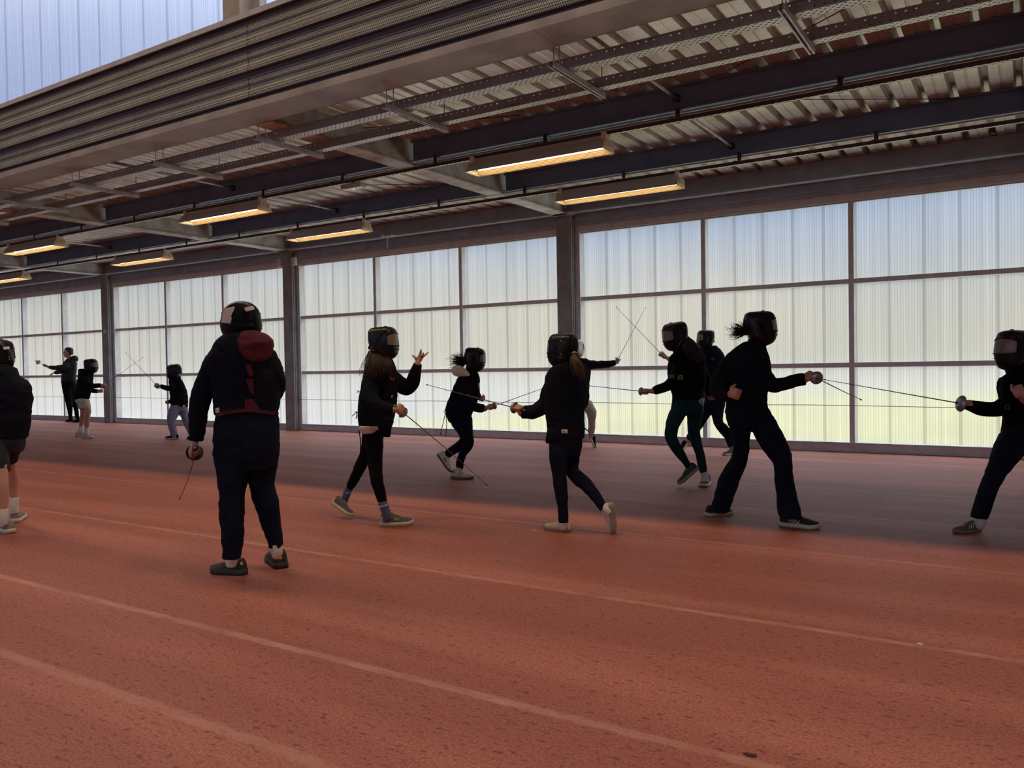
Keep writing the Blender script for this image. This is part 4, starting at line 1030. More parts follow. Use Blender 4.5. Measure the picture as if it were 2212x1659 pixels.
body(f, [f.trunk(torso[1:], .82), f.limb(arm1, scale=.72), f.limb(arm2, scale=.72), f.trunk(hips, .85), f.trunk(rsh, .8), f.trunk(lsh, .8), f.trunk(rcalf), f.trunk(lcalf), neck_ring(f, f.headc - V((0, 0, .08)), f.P(0, 805, .02))],
     (f.headc, f.headF, f.headU), [lambda b: fist(b, f.P(15, 905, .30), f.P(5, 902, .33), V((0, 0, 1)), FH, .9), lambda b: fist(b, f.P(-15, 905, .30), f.P(-8, 902, .33), V((0, 0, 1)), FH, .9)])
st = f.quad('fencing_mask', 'mask_sticker', ((6, 749.5), (19, 749), (20, 754.5), (8, 755.5)), M_label, f.root, 4, 3, .006)
gu = mat('grey_trainer_mesh', (.24, .235, .20), .8, 0, .3, 50, .3, 300); gs = mat('off_white_sole', (.55, .52, .42), .7)
f.fuse('sock', [f.trunk([R(1075, 22.5, 39.5, .32, 1.15), R(1092, 23.5, 38.5, .32, 1.35), R(1108, 25, 38, .33, 1.2)])], M_sock, vox=.004)
f.fuse('sock', [f.trunk([R(1100, -8, 15.5, -.18, 1.2), R(1118, -8, 14.5, -.18, 1.3), R(1134, -7, 13.5, -.17, 1.3)])], M_sock, vox=.004)
shoe(f, fl2(26, 1131), fl2(48, 1112), upper=gu, sole=gs, sole_h=.032, wide=1.1)
shoe(f, fl2(18, 1154), fl2(-32, 1130), upper=gu, sole=gs, sole_h=.032, wide=1.1)

# ---------------------------------------------------------------- girl with raised open hand
f = Fig('person', 6.30, onfloor(800, 1128), 'long-haired person in black mask raising one open hand, blue socks')
torso = [R(775, 806, 848, .02, 1.0), R(790, 794, 853, .01, .8), R(803, 787, 857, 0, .64), R(822, 783, 859, 0, .6), R(850, 777, 858, 0, .58), R(880, 774, 856, 0, .6), R(905, 774, 851, 0, .62), R(918, 775, 848, 0, .64), R(924, 776, 846, 0, .64)]
flap = [R(905, 806, 850, -.03, .8), R(928, 811, 846, -.03, .7), R(943, 819, 843, -.03, .6)]
farm = [(846, 812, 15, .08), (862, 828, 17, .10), (878, 837, 17, .09), (890, 826, 15.5, .06), (897, 805, 13.5, .03), (902, 786, 9.5, .01)]
narm = [(806, 818, 17, -.08), (800, 845, 17, -.14), (806, 868, 16, -.19), (828, 881, 14, -.22), (848, 884, 11.5, -.22)]
G, B, L_ = blade_dir(f, 874, 894, -.20, 1051, 1038, .86, 1)
foil('fencing foil lowered by the long-haired person raising a hand', G, B, L_, bend=.035, gr=.042)
f.fuse('jacket', [f.trunk(torso), f.trunk(flap), f.limb(farm), f.limb(narm)], M_navy, wr=JW*.8, seed=21)
hips = [R(915, 781, 838, 0, .75), R(940, 782, 829, 0, .9), R(965, 782, 828, 0, .8)]
fl = [R(945, 786, 828, -.03, 1.0), R(975, 792, 826.5, -.06, 1), R(1010, 796, 826, -.10, 1), R(1035, 799, 827.5, -.13, 1), R(1060, 808, 832, -.15, 1), R(1084, 816, 836, -.16, 1)]
bl = [R(945, 783, 812, .03, 1.1), R(975, 779, 804, .08, 1.1), R(1000, 768, 796, .14, 1), R(1022, 759, 784, .20, 1), R(1045, 750, 771, .26, 1), R(1056, 747, 763, .28, 1)]
f.fuse('trousers', [f.trunk(hips), f.trunk(fl), f.trunk(bl)], M_blackf, wr=.0035, seed=22)
mask(f, 827, 742, .02, .262, 342)
wr = f.P(902, 784, .01)
def hnd(b):
    # open hand drawn finger by finger: palm up, fingers spread
    P = lambda u, v, d=0.0: f.P(u, v, .01+d)
    b.rings(roundcap([ring(P(901, 790), RH*.019, FH*.017, 14), ring(P(903.5, 783), RH*.020, FH*.015, 14), ring(P(905, 776.5), RH*.030, FH*.013, 14), ring(P(906.5, 771.5), RH*.028, FH*.011, 14)]))
    chain(b, [P(900.5, 777), P(896.5, 772.5), P(893.5, 769.5), P(890.5, 767.5)], [.0105, .0095, .0085, .0070])
    chain(b, [P(903.5, 772), P(906, 765, .03), P(907.5, 761, .045), P(908.5, 757.5, .05)], [.0090, .0085, .0080, .0065])
    chain(b, [P(906.5, 771), P(909.0, 763, -.01), P(909.2, 758.5, -.015), P(909.2, 754.3, -.015)], [.0092, .0086, .0080, .0066])
    chain(b, [P(909.0, 772), P(913, 767, -.03), P(914.5, 764, -.04), P(914.0, 761.5, -.05)], [.0090, .0084, .0078, .0064])
    chain(b, [P(910.5, 774), P(917.0, 768, -.01), P(921.5, 764, -.01), P(925.5, 760.3, -.01)], [.0085, .0078, .0070, .0058])
body(f, [f.trunk(torso[1:], .8), f.limb(farm + [(903, 782, 6.5, .01)], scale=.75), f.limb(narm + [(856, 886, 8, -.21)], scale=.75), f.trunk(hips, .86), f.trunk(fl + [R(1112, 828, 845, -.16, 1), R(1122, 831, 845, -.16, 1)], .72), f.trunk(bl + [R(1084, 737, 752, .29, 1)], .72),
         neck_ring(f, f.headc - V((0, 0, .08)), f.P(826, 790, .01))], (f.headc, f.headF, f.headU), [hand_on(f, (852, 885, -.215), G, B, V((0, 0, 1)) - FH*.6, .95), hnd])
hair(f, 'hair', [[(800, 758, -.02), (792, 780, -.06), (786, 800, -.10), (781, 822, -.09)], [(806, 764, -.06), (802, 785, -.14), (800, 804, -.17), (798, 822, -.17)], [(818, 768, -.08), (822, 786, -.16), (828, 802, -.18), (832, 812, -.17)], [(836, 772, -.06), (842, 786, -.14), (848, 800, -.15), (854, 812, -.10)]], M_hairr, 520, .0019, .030, wave=.012)
f.stroke('jacket', 'jacket_emblem', [(843, 813), (844.5, 818.5), (849.5, 819.5), (851, 815)], 1.4, mat('red_emblem', (.5, .03, .03), .6), f.root, .004)
f.stroke('jacket', 'chest_seam', [(826, 834.5), (851, 834)], .6, mat('seam_blue', (.03, .05, .10), .6), f.root, .004)
f.quad('jacket', 'white_mark', ((846, 853.5), (848, 853), (847, 859), (845, 858)), M_label, f.root, 2, 2, .003)
sh = f.fuse('shirt_hem', [f.trunk([(776, 920, 824, 921, -.03, .95), (776.5, 929, 821, 931, -.03, 1.0), (778, 933, 816, 934, -.035, 1.0), (780, 936.5, 805, 936.5, -.035, 1.0)], e=2.2)], M_cream, vox=.005)
for pts in ([(776, 846), (771, 843.5), (771, 847.5), (776, 846.5)], [(776, 893), (769, 889), (766, 894), (761, 899)], [(770, 890), (771, 897), (769, 904)], [(775, 928), (778, 945), (779, 965), (778, 987)]):
    MB().tube([f.P(u, v, -.03) for u, v in pts], 0.0055, 6, 0.6).obj('waist_strap', M_blackf, f.root, True)
nb = mat('khaki_grey_trainer', (.13, .125, .11), .8, 0, .3, 60, .3, 300); ns = mat('pale_yellow_sole', (.66, .58, .33), .7); lg_ = mat('light_grey_overlay', (.50, .48, .40), .7)
for rows in ([(826, 1084, 10.5, -.16), (831, 1098, 10.3, -.16), (836, 1111, 9.5, -.16), (838, 1122, 8, -.16)], [(754, 1054, 9, .28), (750, 1064, 8.5, .285), (745, 1078, 8, .29), (742, 1086, 8, .29)]):
    f.fuse('sock', [f.limb(rows, 1.05)], M_bluesock, vox=.004)
    f.bvh['sock%d' % (0 if rows[0][0] > 800 else 1)] = f.bvh['sock']
f.text('sock0', 'sock_lettering', 'REVEUSE', ((819, 1093), (837.5, 1088), (839, 1092), (820.5, 1097)), M_sock, f.root, .005)
f.text('sock1', 'sock_lettering', 'REV', ((747, 1063.5), (757, 1062), (757, 1065.5), (747.5, 1067)), M_sock, f.root, .005)
s1 = shoe(f, fl2(820, 1138), fl2(891, 1134), upper=nb, sole=ns, sole_h=.030, panel=lg_, tall=1.08)
f.text('shoe1', 'shoe_letter', 'N', ((853, 1119), (861.5, 1118.5), (859.5, 1125), (851.5, 1125.5)), M_label, s1, .005)
s2 = shoe(f, f.P(717, 1088, .27), f.P(759, 1117, .20), up=f.P(735, 1070, .25)-f.P(728, 1094, .25), upper=nb, sole=ns, sole_h=.030, panel=lg_, tall=1.08)

# ---------------------------------------------------------------- small fencer stepping, cream scarf
f = Fig('person', 8.62, onfloor(1000, 1036), 'small fencer in black mask with hair bun, cream scarf and white striped trainers')
torso = [R(806, 996, 1033, .01, .9), R(816, 990, 1036, 0, .7), R(832, 981, 1037, 0, .62), R(850, 974, 1036, 0, .6), R(870, 966, 1030, 0, .62), R(886, 962, 1023, 0, .66), R(900, 965, 1019, 0, .7), R(912, 970, 1017, 0, .7)]
narm = [(1006, 832, 11.5, -.10), (1006, 856, 11, -.15), (1018, 874, 10.5, -.17), (1034, 881, 10.2, -.16), (1045, 882.5, 9.5, -.15)]
farm = [(1022, 832, 10, .10), (1027, 848, 9, .14), (1033, 857, 7.5, .14), (1037, 860, 6, .14)]
G, B, L_ = blade_dir(f, 1070, 876, -.12, 1214, 824, .80, 1)
foil('fencing foil of the small fencer with the cream scarf, pointing right and up', G, B, L_, gr=.036)
f.fuse('jacket', [f.trunk(torso), f.limb(narm), f.limb(farm)], M_navy, wr=.005, seed=31)
hips = [R(900, 969, 1020, 0, .75), R(918, 976, 1021, 0, .8), R(930, 983, 1021, 0, .8)]
fl = [R(915, 980, 1020, -.04, .95), R(935, 988, 1022, -.07, 1), R(955, 998, 1024, -.10, 1), R(968, 996, 1020, -.11, 1), R(985, 989, 1007, -.10, 1), R(1002, 985, 1002, -.09, 1), R(1013, 986, 1001, -.09, 1)]
bl = [R(915, 984, 1016, .05, .9), R(935, 992, 1018, .08, 1), (993, 948, 1013, 958, .10, 1), (982, 958, 996, 974, .14, 1), (967, 969, 978, 984, .18, 1), (960, 977, 970, 990, .20, 1)]
f.fuse('trousers', [f.trunk(hips), f.trunk(fl), f.trunk(bl)], M_trous, wr=.003, seed=32)
mask(f, 1024.5, 777, 0, .258, 350, roll=.0, pitch=-.12)
body(f, [f.trunk(torso[1:], .8), f.limb(narm + [(1052, 882, 6.5, -.14)], scale=.75), f.limb(farm, scale=.75), f.trunk(hips, .85), f.trunk(fl + [R(1022, 989, 998, -.08, 1)], .75), f.trunk(bl + [(954, 985, 962, 994, .21, 1)], .75), neck_ring(f, f.headc - V((0, 0, .08)), f.P(1014, 812, 0))],
     (f.headc, f.headF, f.headU), [hand_on(f, (1048, 882, -.14), G, B, V((0, 0, 1)) - FH*.3, .85), lambda b: fist(b, f.P(1036, 860, .14), f.P(1041, 861, .14), V((0, 0, 1)), FH, .8)])
f.fuse('scarf', [f.trunk([(980, 793, 1000, 796, -.05, .8), (976, 799, 1008, 803, -.07, .8), (976, 805, 1015, 809, -.08, .8), (979, 811.5, 1016, 811.5, -.08, .8)], e=2.2)], M_cream, wr=.008, seed=2, vox=.006)
hair(f, 'hair_bun', [[(1002, 783, 0), (995, 778, 0), (985, 771, 0), (979, 777, 0)], [(1002, 787, 0), (994, 786, 0), (984, 784, 0), (978, 786, 0)], [(1002, 780, 0), (995, 772, 0), (988, 768, 0), (984, 770, 0)]], M_hairb, 300, .0024, .045, wave=.014)
for pts in ([(965, 880), (961, 885), (959, 890), (962, 894)], [(962, 893), (957, 915), (951, 940)], [(963, 893), (965, 915), (963, 943)], [(990, 815), (986, 820), (984, 824)], [(980, 843), (975, 846)]):
    MB().tube([f.P(u, v, -.02) for u, v in pts], 0.005, 6, 0.6).obj('waist_strap', M_blackf, f.root, True)
wu = mat('cream_leather_trainer', (.66, .62, .50), .6, 0, .08, 20); gum = mat('gum_sole', (.16, .085, .05), .7)
f.fuse('sock', [f.limb([(993, 1008, 8, -.09), (992, 1017, 7.5, -.08), (991, 1026, 5.5, -.08)], 1.1)], M_cream, vox=.005)
f.fuse('sock', [f.limb([(966, 980, 7, .19), (960, 986, 7, .20), (955, 992, 7, .21)], 1.1)], M_cream, vox=.005)
shoe(f, fl2(975, 1033), fl2(1022, 1036), upper=wu, sole=gum, sole_h=.022, stripes=M_blackf)
shoe(f, f.P(945, 983, .22), f.P(973, 1022, .12), up=f.P(966, 980, .19)-f.P(955, 1000, .19), upper=wu, sole=gum, sole_h=.022, stripes=M_blackf)
f.quad('jacket', 'chest_emblem', ((1032, 826), (1035, 826), (1035, 836), (1033, 838)), mat('red_emblem', (.35, .02, .03), .6), f.root, 2, 3, .003)

# ---------------------------------------------------------------- central fencer with ponytail, foil to the left
f = Fig('person', 5.90, onfloor(1215, 1150), 'fencer seen from behind with light brown ponytail and cream shoes, one heel up')
torso = [R(786, 1205, 1250, .02, 1), R(796, 1190, 1258, .01, .8), R(808, 1180, 1264, 0, .66), R(825, 1177, 1267, 0, .6), R(850, 1175, 1269, 0, .58), R(880, 1176, 1264, 0, .58), R(905, 1179, 1262, 0, .6), R(930, 1183, 1263, 0, .64), R(946, 1180, 1264, 0, .66)]
tail = [R(930, 1182, 1245, .0, .8), R(948, 1179, 1250, 0, .75), R(957, 1179, 1215, 0, .6)]
larm = [(1196, 826, 18, 0), (1186, 850, 18, .03), (1178, 872, 17, .05), (1158, 888, 15.5, .06), (1140, 890, 15, .06), (1127, 890.5, 14.5, .06)]
rarm = [(1248, 822, 17, 0), (1257, 848, 15, .02), (1256, 870, 14, .12), (1244, 880, 12, .22), (1230, 878, 9, .28)]
G, B, L_ = blade_dir(f, 1108, 880, .06, 922, 831, .80, 1)
foil('fencing foil pointing left from the central ponytailed fencer, crossing another blade', G, B, L_, gr=.042)
f.fuse('jacket', [f.trunk(torso), f.trunk(tail), f.limb(larm), f.limb(rarm)], M_navy, wr=JW*.8, seed=41)
hips = [R(935, 1186, 1256, 0, .7), R(960, 1186, 1257, 0, .75), R(985, 1187, 1252, 0, .7)]
ll = [R(965, 1186, 1224, -.02, 1), R(990, 1187, 1226, -.04, 1), R(1028, 1193, 1223, -.06, 1), R(1060, 1197.5, 1226, -.07, 1), R(1090, 1203, 1227.5, -.08, 1), R(1118, 1206.5, 1228, -.08, 1), R(1128, 1207, 1228, -.08, 1)]
rl = [R(965, 1218, 1256, .02, 1), R(990, 1224, 1252, .04, 1), (1223, 1022, 1250, 1012, .04, 1), (1234, 1040, 1262, 1024, .0, 1), (1254, 1055, 1278, 1040, -.05, 1), (1273, 1074, 1291, 1058, -.10, 1), (1290, 1095, 1303, 1076, -.14, 1), (1299, 1105, 1308, 1084, -.15, 1)]
f.fuse('trousers', [f.trunk(hips), f.trunk(ll), f.trunk(rl)], M_trous, wr=.004, seed=42)
mask(f, 1217, 757, .02, .252, 148)
body(f, [f.trunk(torso[1:], .8), f.limb(larm + [(1120, 888, 8, .06)], scale=.7), f.limb(rarm, scale=.75), f.trunk(hips, .85), f.trunk(ll + [R(1138, 1212, 1224, -.07, 1)], .75), f.trunk(rl + [(1306, 1112, 1316, 1092, -.16, 1)], .75), neck_ring(f, f.headc - V((0, 0, .08)), f.P(1226, 800, .01))],
     (f.headc, f.headF, f.headU), [hand_on(f, (1123, 885, .06), G, B, V((0, 0, 1)) - FH*.5, .88), lambda b: fist(b, f.P(1230, 878, .28), f.P(1222, 876, .32), V((0, 0, 1)), FH, .88)])
hair(f, 'ponytail', [[(1238, 766, -.12), (1243, 780, -.17), (1252, 795, -.17), (1258, 822, -.14)], [(1242, 768, -.12), (1250, 782, -.16), (1259, 798, -.15), (1263, 818, -.12)], [(1236, 768, -.12), (1238, 784, -.17), (1242, 800, -.18), (1246, 812, -.17)]], M_hairl, 300, .0016, .020, wave=.010)
MB().tube([f.P(1236, 762, -.13), f.P(1241, 760, -.13), f.P(1246, 763, -.12)], .004, 6).obj('hair_clip', M_label, f.root, True)
lb = f.quad('jacket', 'jacket_label', ((1212.8, 928), (1225.8, 928), (1225.8, 936), (1213, 935.5)), M_label, f.root, 3, 3, .004); f.stroke('jacket', 'label_print', [(1215, 932.5), (1218, 930.5), (1219, 933), (1223.5, 932)], .4, M_ink, lb, .0065)
MB().tube([f.P(1264, 925, -.02), f.P(1268, 930, -.03), f.P(1272, 932, -.03)], .007, 6, .5).obj('waist_strap', M_blackf, f.root, True)
cu_ = mat('cream_suede_shoe', (.60, .56, .40), .75, 0, .08, 30); cs = mat('tan_gum_sole', (.34, .26, .18), .7)
f.fuse('sock', [f.limb([(1217.5, 1124, 9.5, -.08), (1218, 1134, 9, -.07), (1217, 1142, 7, -.06)], 1.1)], M_sock, vox=.004)
f.fuse('sock', [f.limb([(1301, 1094, 9, -.15), (1310, 1101, 9, -.16), (1316, 1107, 9, -.16)], 1.1)], M_sock, vox=.004)
shoe(f, fl2(1232, 1150), fl2(1180, 1144), upper=cu_, sole=cs, sole_h=.026, wide=1.0)
shoe(f, f.P(1325, 1087, -.17), f.P(1331, 1153, -.13), up=-RH*.9 + FH*.35, upper=cu_, sole=cs, sole_h=.026)

# ---------------------------------------------------------------- half hidden fencer in a white mask
f = Fig('person', 11.85, onfloor(1262, 962), 'half hidden fencer with a white mask and beige trousers, foil arm stretched out')
torso = [R(775, 1240, 1268, 0, .9), R(783, 1232, 1272, 0, .7), R(800, 1229, 1276, 0, .62), R(830, 1230, 1273, 0, .6), R(862, 1231, 1271, 0, .65), R(872, 1232, 1266, 0, .65)]
ra = [(1264, 786, 9.5, 0), (1285, 788, 9, 0), (1300, 787.5, 8.3, 0), (1318, 786, 7.5, 0), (1329, 783, 6.5, 0)]
la = [(1236, 790, 9, 0), (1224, 805, 8, .05), (1216, 790, 7, .05), (1212, 775, 6, .05)]
G, B, L_ = blade_dir(f, 1336, 774, 0, 1394.5, 664, .86, -1)
foil('fencing foil raised by the half hidden fencer in the white mask', G, B, L_, gr=.045)
f.fuse('jacket', [f.trunk(torso), f.limb(ra), f.limb(la)], M_navy, wr=.007, seed=51)
tr1 = [R(866, 1254, 1277, 0, .8), R(885, 1262, 1287, -.03, 1), R(897, 1268, 1288, -.04, 1), R(915, 1271, 1286, -.02, 1), R(936, 1269, 1285, 0, 1)]
tr2 = [R(866, 1233, 1262, 0, .8), R(890, 1232, 1256, 0, 1), R(915, 1232, 1250, 0, 1), R(942, 1232, 1248, 0, 1)]
f.fuse('trousers', [f.trunk([R(858, 1234, 1270, 0, .7), R(872, 1234, 1272, 0, .75), R(880, 1236, 1270, 0, .7)]), f.trunk(tr1), f.trunk(tr2)], M_beige, wr=.006, seed=52)
mask(f, 1244, 753, 0, .262, 30, shell=M_maskw)
body(f, [f.trunk(torso[1:], .8), f.limb(ra + [(1332, 782, 4, 0)], scale=.8), f.limb(la, scale=.8), f.trunk(tr1 + [R(948, 1272, 1281, 0, 1)], .75), f.trunk(tr2 + [R(955, 1235, 1246, 0, 1)], .75), neck_ring(f, f.headc - V((0, 0, .08)), f.P(1252, 780, 0))],
     (f.headc, f.headF, f.headU), [hand_on(f, (1330, 783, 0), G, B, RH - V((0, 0, .3)), .9), lambda b: fist(b, f.P(1212, 775, .05), f.P(1210, 769, .05), RH, FH, .9)])
shoe(f, f.P(1272, 940, .02), f.P(1282, 966, -.02), up=RH, upper=M_blackf, sole=gs, sole_h=.022)
shoe(f, fl2(1248, 963), fl2(1236, 968), upper=M_blackf, sole=gs)

# ---------------------------------------------------------------- fencer in green leggings
f = Fig('person', 7.92, onfloor(1500, 1051), 'red-haired fencer in dark green leggings and patched black jacket, foil pointing left')
torso = [R(757, 1462, 1508, .02, .9), R(768, 1449, 1519, .01, .75), R(782, 1444, 1522, 0, .66), R(805, 1443, 1524, 0, .62), R(830, 1447, 1523, 0, .6), R(852, 1452, 1520, 0, .62), R(872, 1452, 1519, 0, .66)]
na = [(1466, 792, 14, -.10), (1460, 815, 13.5, -.16), (1448, 829, 12, -.18), (1430, 838, 10, -.18), (1412, 844, 8.6, -.18)]
fa = [(1512, 790, 13, .08), (1522, 815, 12, .12), (1530, 835, 11, .18), (1535, 850, 9, .24)]
G, B, L_ = blade_dir(f, 1382, 845, -.16, 1204, 826, .82, 1)
foil('fencing foil pointing left from the red-haired fencer in green leggings', G, B, L_, gr=.040)
f.fuse('jacket', [f.trunk(torso), f.limb(na), f.limb(fa)], M_blackf, wr=.006, seed=61)
hips = [R(864, 1453, 1518, 0, .7), R(882, 1450, 1519, 0, .72), R(896, 1446, 1519, 0, .6)]
ll = [R(884, 1449, 1486, -.03, 1), R(902, 1441, 1479, -.05, 1), R(925, 1437, 1466, -.09, 1), R(945, 1436.5, 1463, -.10, 1), R(962, 1444, 1471, -.09, 1), R(980, 1456, 1481, -.06, 1), R(998, 1472, 1490, -.03, 1), R(1009, 1480, 1495, -.01, 1)]
rl = [R(884, 1482, 1519, .03, 1), R(905, 1485, 1516, .03, 1), R(930, 1486, 1512, .0, 1), R(955, 1492, 1515, -.03, 1), R(980, 1502, 1522, -.03, 1), R(1005, 1507, 1526, -.03, 1), R(1022, 1513, 1528, -.03, 1)]
f.fuse('leggings', [f.trunk(hips), f.trunk(ll), f.trunk(rl)], M_teal, wr=.0025, seed=62)
mask(f, 1460, 727, .02, .282, 202, pitch=-.20)
body(f, [f.trunk(torso[1:], .8), f.limb(na + [(1404, 845, 6.5, -.18)], scale=.75), f.limb(fa, scale=.75), f.trunk(hips, .85), f.trunk(ll + [R(1020, 1488, 1500, 0, 1)], .78), f.trunk(rl + [R(1036, 1515, 1527, -.03, 1)], .78), neck_ring(f, f.headc - V((0, 0, .08)), f.P(1484, 768, .01))],
     (f.headc, f.headF, f.headU), [hand_on(f, (1406, 844, -.18), G, B, V((0, 0, 1)) - FH*.5, .9), lambda b: fist(b, f.P(1535, 850, .24), f.P(1536, 856, .24), RH, FH, .88)])
hair(f, 'hair', [[(1486, 728, -.02), (1498, 738, -.04), (1510, 752, -.06), (1520, 776, -.04)], [(1482, 740, -.10), (1492, 750, -.14), (1502, 764, -.16), (1512, 780, -.14)], [(1474, 748, -.12), (1482, 758, -.16), (1488, 768, -.17), (1494, 780, -.16)]], M_hairr, 420, .0021, .028, wave=.012)
for nm, c, m_, off in (('yellow_patch', ((1465, 811), (1474, 810), (1476, 819), (1464, 820)), mat('yellow_patch', (.55, .42, .05), .6), .003), ('green_patch', ((1444, 810), (1457, 808), (1457, 817), (1446, 818)), mat('green_patch', (.03, .10, .05), .6), .003)):
    f.quad('jacket', nm, c, m_, f.root, 3, 3, off)
f.stroke('jacket', 'patch_letter', [(1468, 813), (1472, 813.5), (1472.5, 817), (1468, 817.5), (1468, 813)], .7, M_blackf, f.root, .006)
f.fuse('shirt_tail', [f.trunk([(1506, 858, 1519, 856, -.03, .8), (1498, 872, 1520, 866, -.05, .9), (1512, 879, 1520, 880, -.05, .8)])], mat('pale_teal_shirt', (.28, .42, .42), .85), vox=.006)
f.fuse('sock', [f.limb([(1488, 1004, 7.5, -.02), (1493, 1013, 7.5, 0), (1498, 1020, 7.5, 0)], 1.1)], mat('green_sock', (.06, .16, .09), .9), vox=.005)
f.fuse('sock', [f.limb([(1521, 1018, 7.8, -.03), (1522, 1030, 7.8, -.03), (1522, 1040, 8, -.03)], 1.1)], M_sock, vox=.005)
ol = mat('dark_olive_trainer', (.055, .052, .036), .8, 0, .3, 60, .3, 300); os_ = mat('khaki_sole', (.30, .27, .17), .7)
shoe(f, f.P(1510, 1012, -.02), f.P(1468, 1048, -.03), up=f.P(1490, 1003, 0)-f.P(1500, 1018, 0), upper=ol, sole=os_, sole_h=.032)
s2 = shoe(f, fl2(1531, 1045), fl2(1512, 1060), upper=mat('plum_grey_trainer', (.09, .065, .08), .8, 0, .3, 60, .3, 300), sole=mat('white_sole', (.7, .68, .64), .6), sole_h=.030)
f.stroke('shoe2', 'side_swoosh', [(1536, 1036), (1531, 1041), (1529, 1038), (1528, 1034)], [.4, 1.6], M_sock, s2, .004)

# ---------------------------------------------------------------- fencer behind, foil raised to the left
f = Fig('person', 10.7, onfloor(1530, 980), 'dark fencer standing behind the two large ones at right, foil raised to the upper left')
torso = [R(748, 1515, 1548, 0, .9), R(758, 1508, 1558, 0, .7), R(772, 1507, 1565, 0, .64), R(800, 1512, 1572, 0, .6), R(830, 1518, 1570, 0, .6), R(860, 1522, 1566, 0, .65), R(872, 1522, 1564, 0, .65)]
la = [(1516, 776, 9, -.05), (1490, 782, 8.5, -.05), (1465, 782, 8, -.05), (1447, 776, 7, -.05)]
ra = [(1560, 780, 9, 0), (1574, 800, 9, .05), (1580, 822, 8, .08), (1572, 838, 7, .10)]
G, B, L_ = blade_dir(f, 1427, 763, -.05, 1331, 663, .88, -1)
foil('fencing foil raised to the upper left by the dark fencer behind the large ones', G, B, L_, gr=.042)
f.fuse('jacket', [f.trunk(torso), f.limb(la), f.limb(ra)], M_navy, wr=.006, seed=71)
l1 = [R(872, 1535, 1566, 0, 1), R(895, 1538, 1562, -.03, 1), R(912, 1541, 1562, -.05, 1), (1551, 930, 1572, 920, -.06, 1), (1566, 948, 1582, 940, -.04, 1), (1573, 966, 1584, 962, -.02, 1)]
l2 = [R(872, 1518, 1545, 0, 1), R(895, 1512, 1534, .04, 1), (1500, 908, 1520, 918, .08, 1), (1492, 925, 1508, 935, .14, 1), (1482, 944, 1494, 952, .2, 1)]
f.fuse('trousers', [f.trunk([R(862, 1523, 1566, 0, .7), R(880, 1518, 1565, 0, .7)]), f.trunk(l1), f.trunk(l2)], M_trous, wr=.003, seed=72)
mask(f, 1525, 733, 0, .256, 192)
body(f, [f.trunk(torso[1:], .8), f.limb(la + [(1441, 773, 4.5, -.05)], scale=.8), f.limb(ra, scale=.8), f.trunk(l1 + [R(976, 1576, 1585, 0, 1)], .78), f.trunk(l2 + [R(960, 1483, 1492, .2, 1)], .78), neck_ring(f, f.headc - V((0, 0, .08)), f.P(1532, 758, 0))],
     (f.headc, f.headF, f.headU), [hand_on(f, (1442, 774, -.05), G, B, V((0, 0, 1))*.6 - FH, .95), lambda b: fist(b, f.P(1572, 838, .10), f.P(1569, 844, .10), RH, FH, .9)])
f.stroke('jacket', 'chest_mark', [(1536, 776), (1540, 774), (1541, 778)], .8, mat('teal_print', (.05, .14, .16), .6), f.root, .004)
shoe(f, fl2(1588, 982), fl2(1568, 984), upper=mat('brown_shoe', (.05, .03, .025), .7), sole=M_label, sole_h=.02)
shoe(f, f.P(1488, 956, .24), f.P(1478, 972, .2), up=-RH - V((0, 0, .2)), upper=M_blackf, sole=M_label, sole_h=.02)

# ---------------------------------------------------------------- large fencer in flared trousers
f = Fig('person', 6.05, onfloor(1645, 1132), 'largest fencer at right in flared dark trousers and black mask, arm stretched to the right')
torso = [R(744, 1600, 1648, .02, 1), R(756, 1582, 1653, .01, .8), R(770, 1568, 1659, 0, .68), R(795, 1560, 1664, 0, .6), R(822, 1558, 1664, 0, .58), R(848, 1562, 1656, 0, .6), R(872, 1568, 1656, 0, .62), R(893, 1567, 1659, 0, .66)]
ra = [(1640, 790, 18, -.04), (1653, 815, 18, -.06), (1668, 832, 16, -.08), (1690, 830, 14, -.12), (1715, 823, 13.5, -.16), (1738, 818.5, 13, -.19)]
la = [(1574, 785, 18, 0), (1556, 815, 16, -.04), (1548, 840, 15, -.10), (1558, 855, 13, -.19), (1574, 852, 11.5, -.25)]
G = f.P(1765.5, 817, -.24); _, B, L_ = blade_dir(f, 1765.5, 817, -.24, 1860, 867, .72, -1)
foil('fencing foil with a round grey guard held by the largest fencer, blade angled down', G, B, L_, gr=.047, bend=-.01)
f.fuse('jacket', [f.trunk(torso), f.limb(ra), f.limb(la)], M_navy, wr=JW*.8, seed=81)
hips = [R(880, 1570, 1657, 0, .66), R(900, 1570, 1668, 0, .68), R(920, 1574, 1674, 0, .6)]
ll = [R(900, 1571, 1625, .02, 1), R(925, 1577, 1621, .03, 1), R(960, 1584, 1618, .04, 1), R(985, 1582, 1616, .06, 1), R(1000, 1576, 1611, .07, 1), R(1030, 1557, 1598, .12, 1), R(1060, 1547, 1588, .16, 1), R(1090, 1539, 1578, .19, 1), R(1103, 1536.5, 1575, .20, 1)]
rl = [R(900, 1615, 1669, -.02, 1), R(930, 1627, 1684, -.04, .95), R(960, 1644, 1699, -.08, .9), R(985, 1663, 1708, -.12, 1), R(1002, 1673, 1710, -.15, 1), R(1040, 1675, 1713, -.2, 1), R(1080, 1679, 1722, -.22, 1), R(1105, 1682, 1728, -.24, 1), R(1116, 1684, 1730, -.24, 1)]
f.fuse('trousers', [f.trunk(hips), f.trunk(ll), f.trunk(rl)], M_trous, wr=.004, seed=82)
mask(f, 1640, 710, .01, .262, 350, deep=1.05)
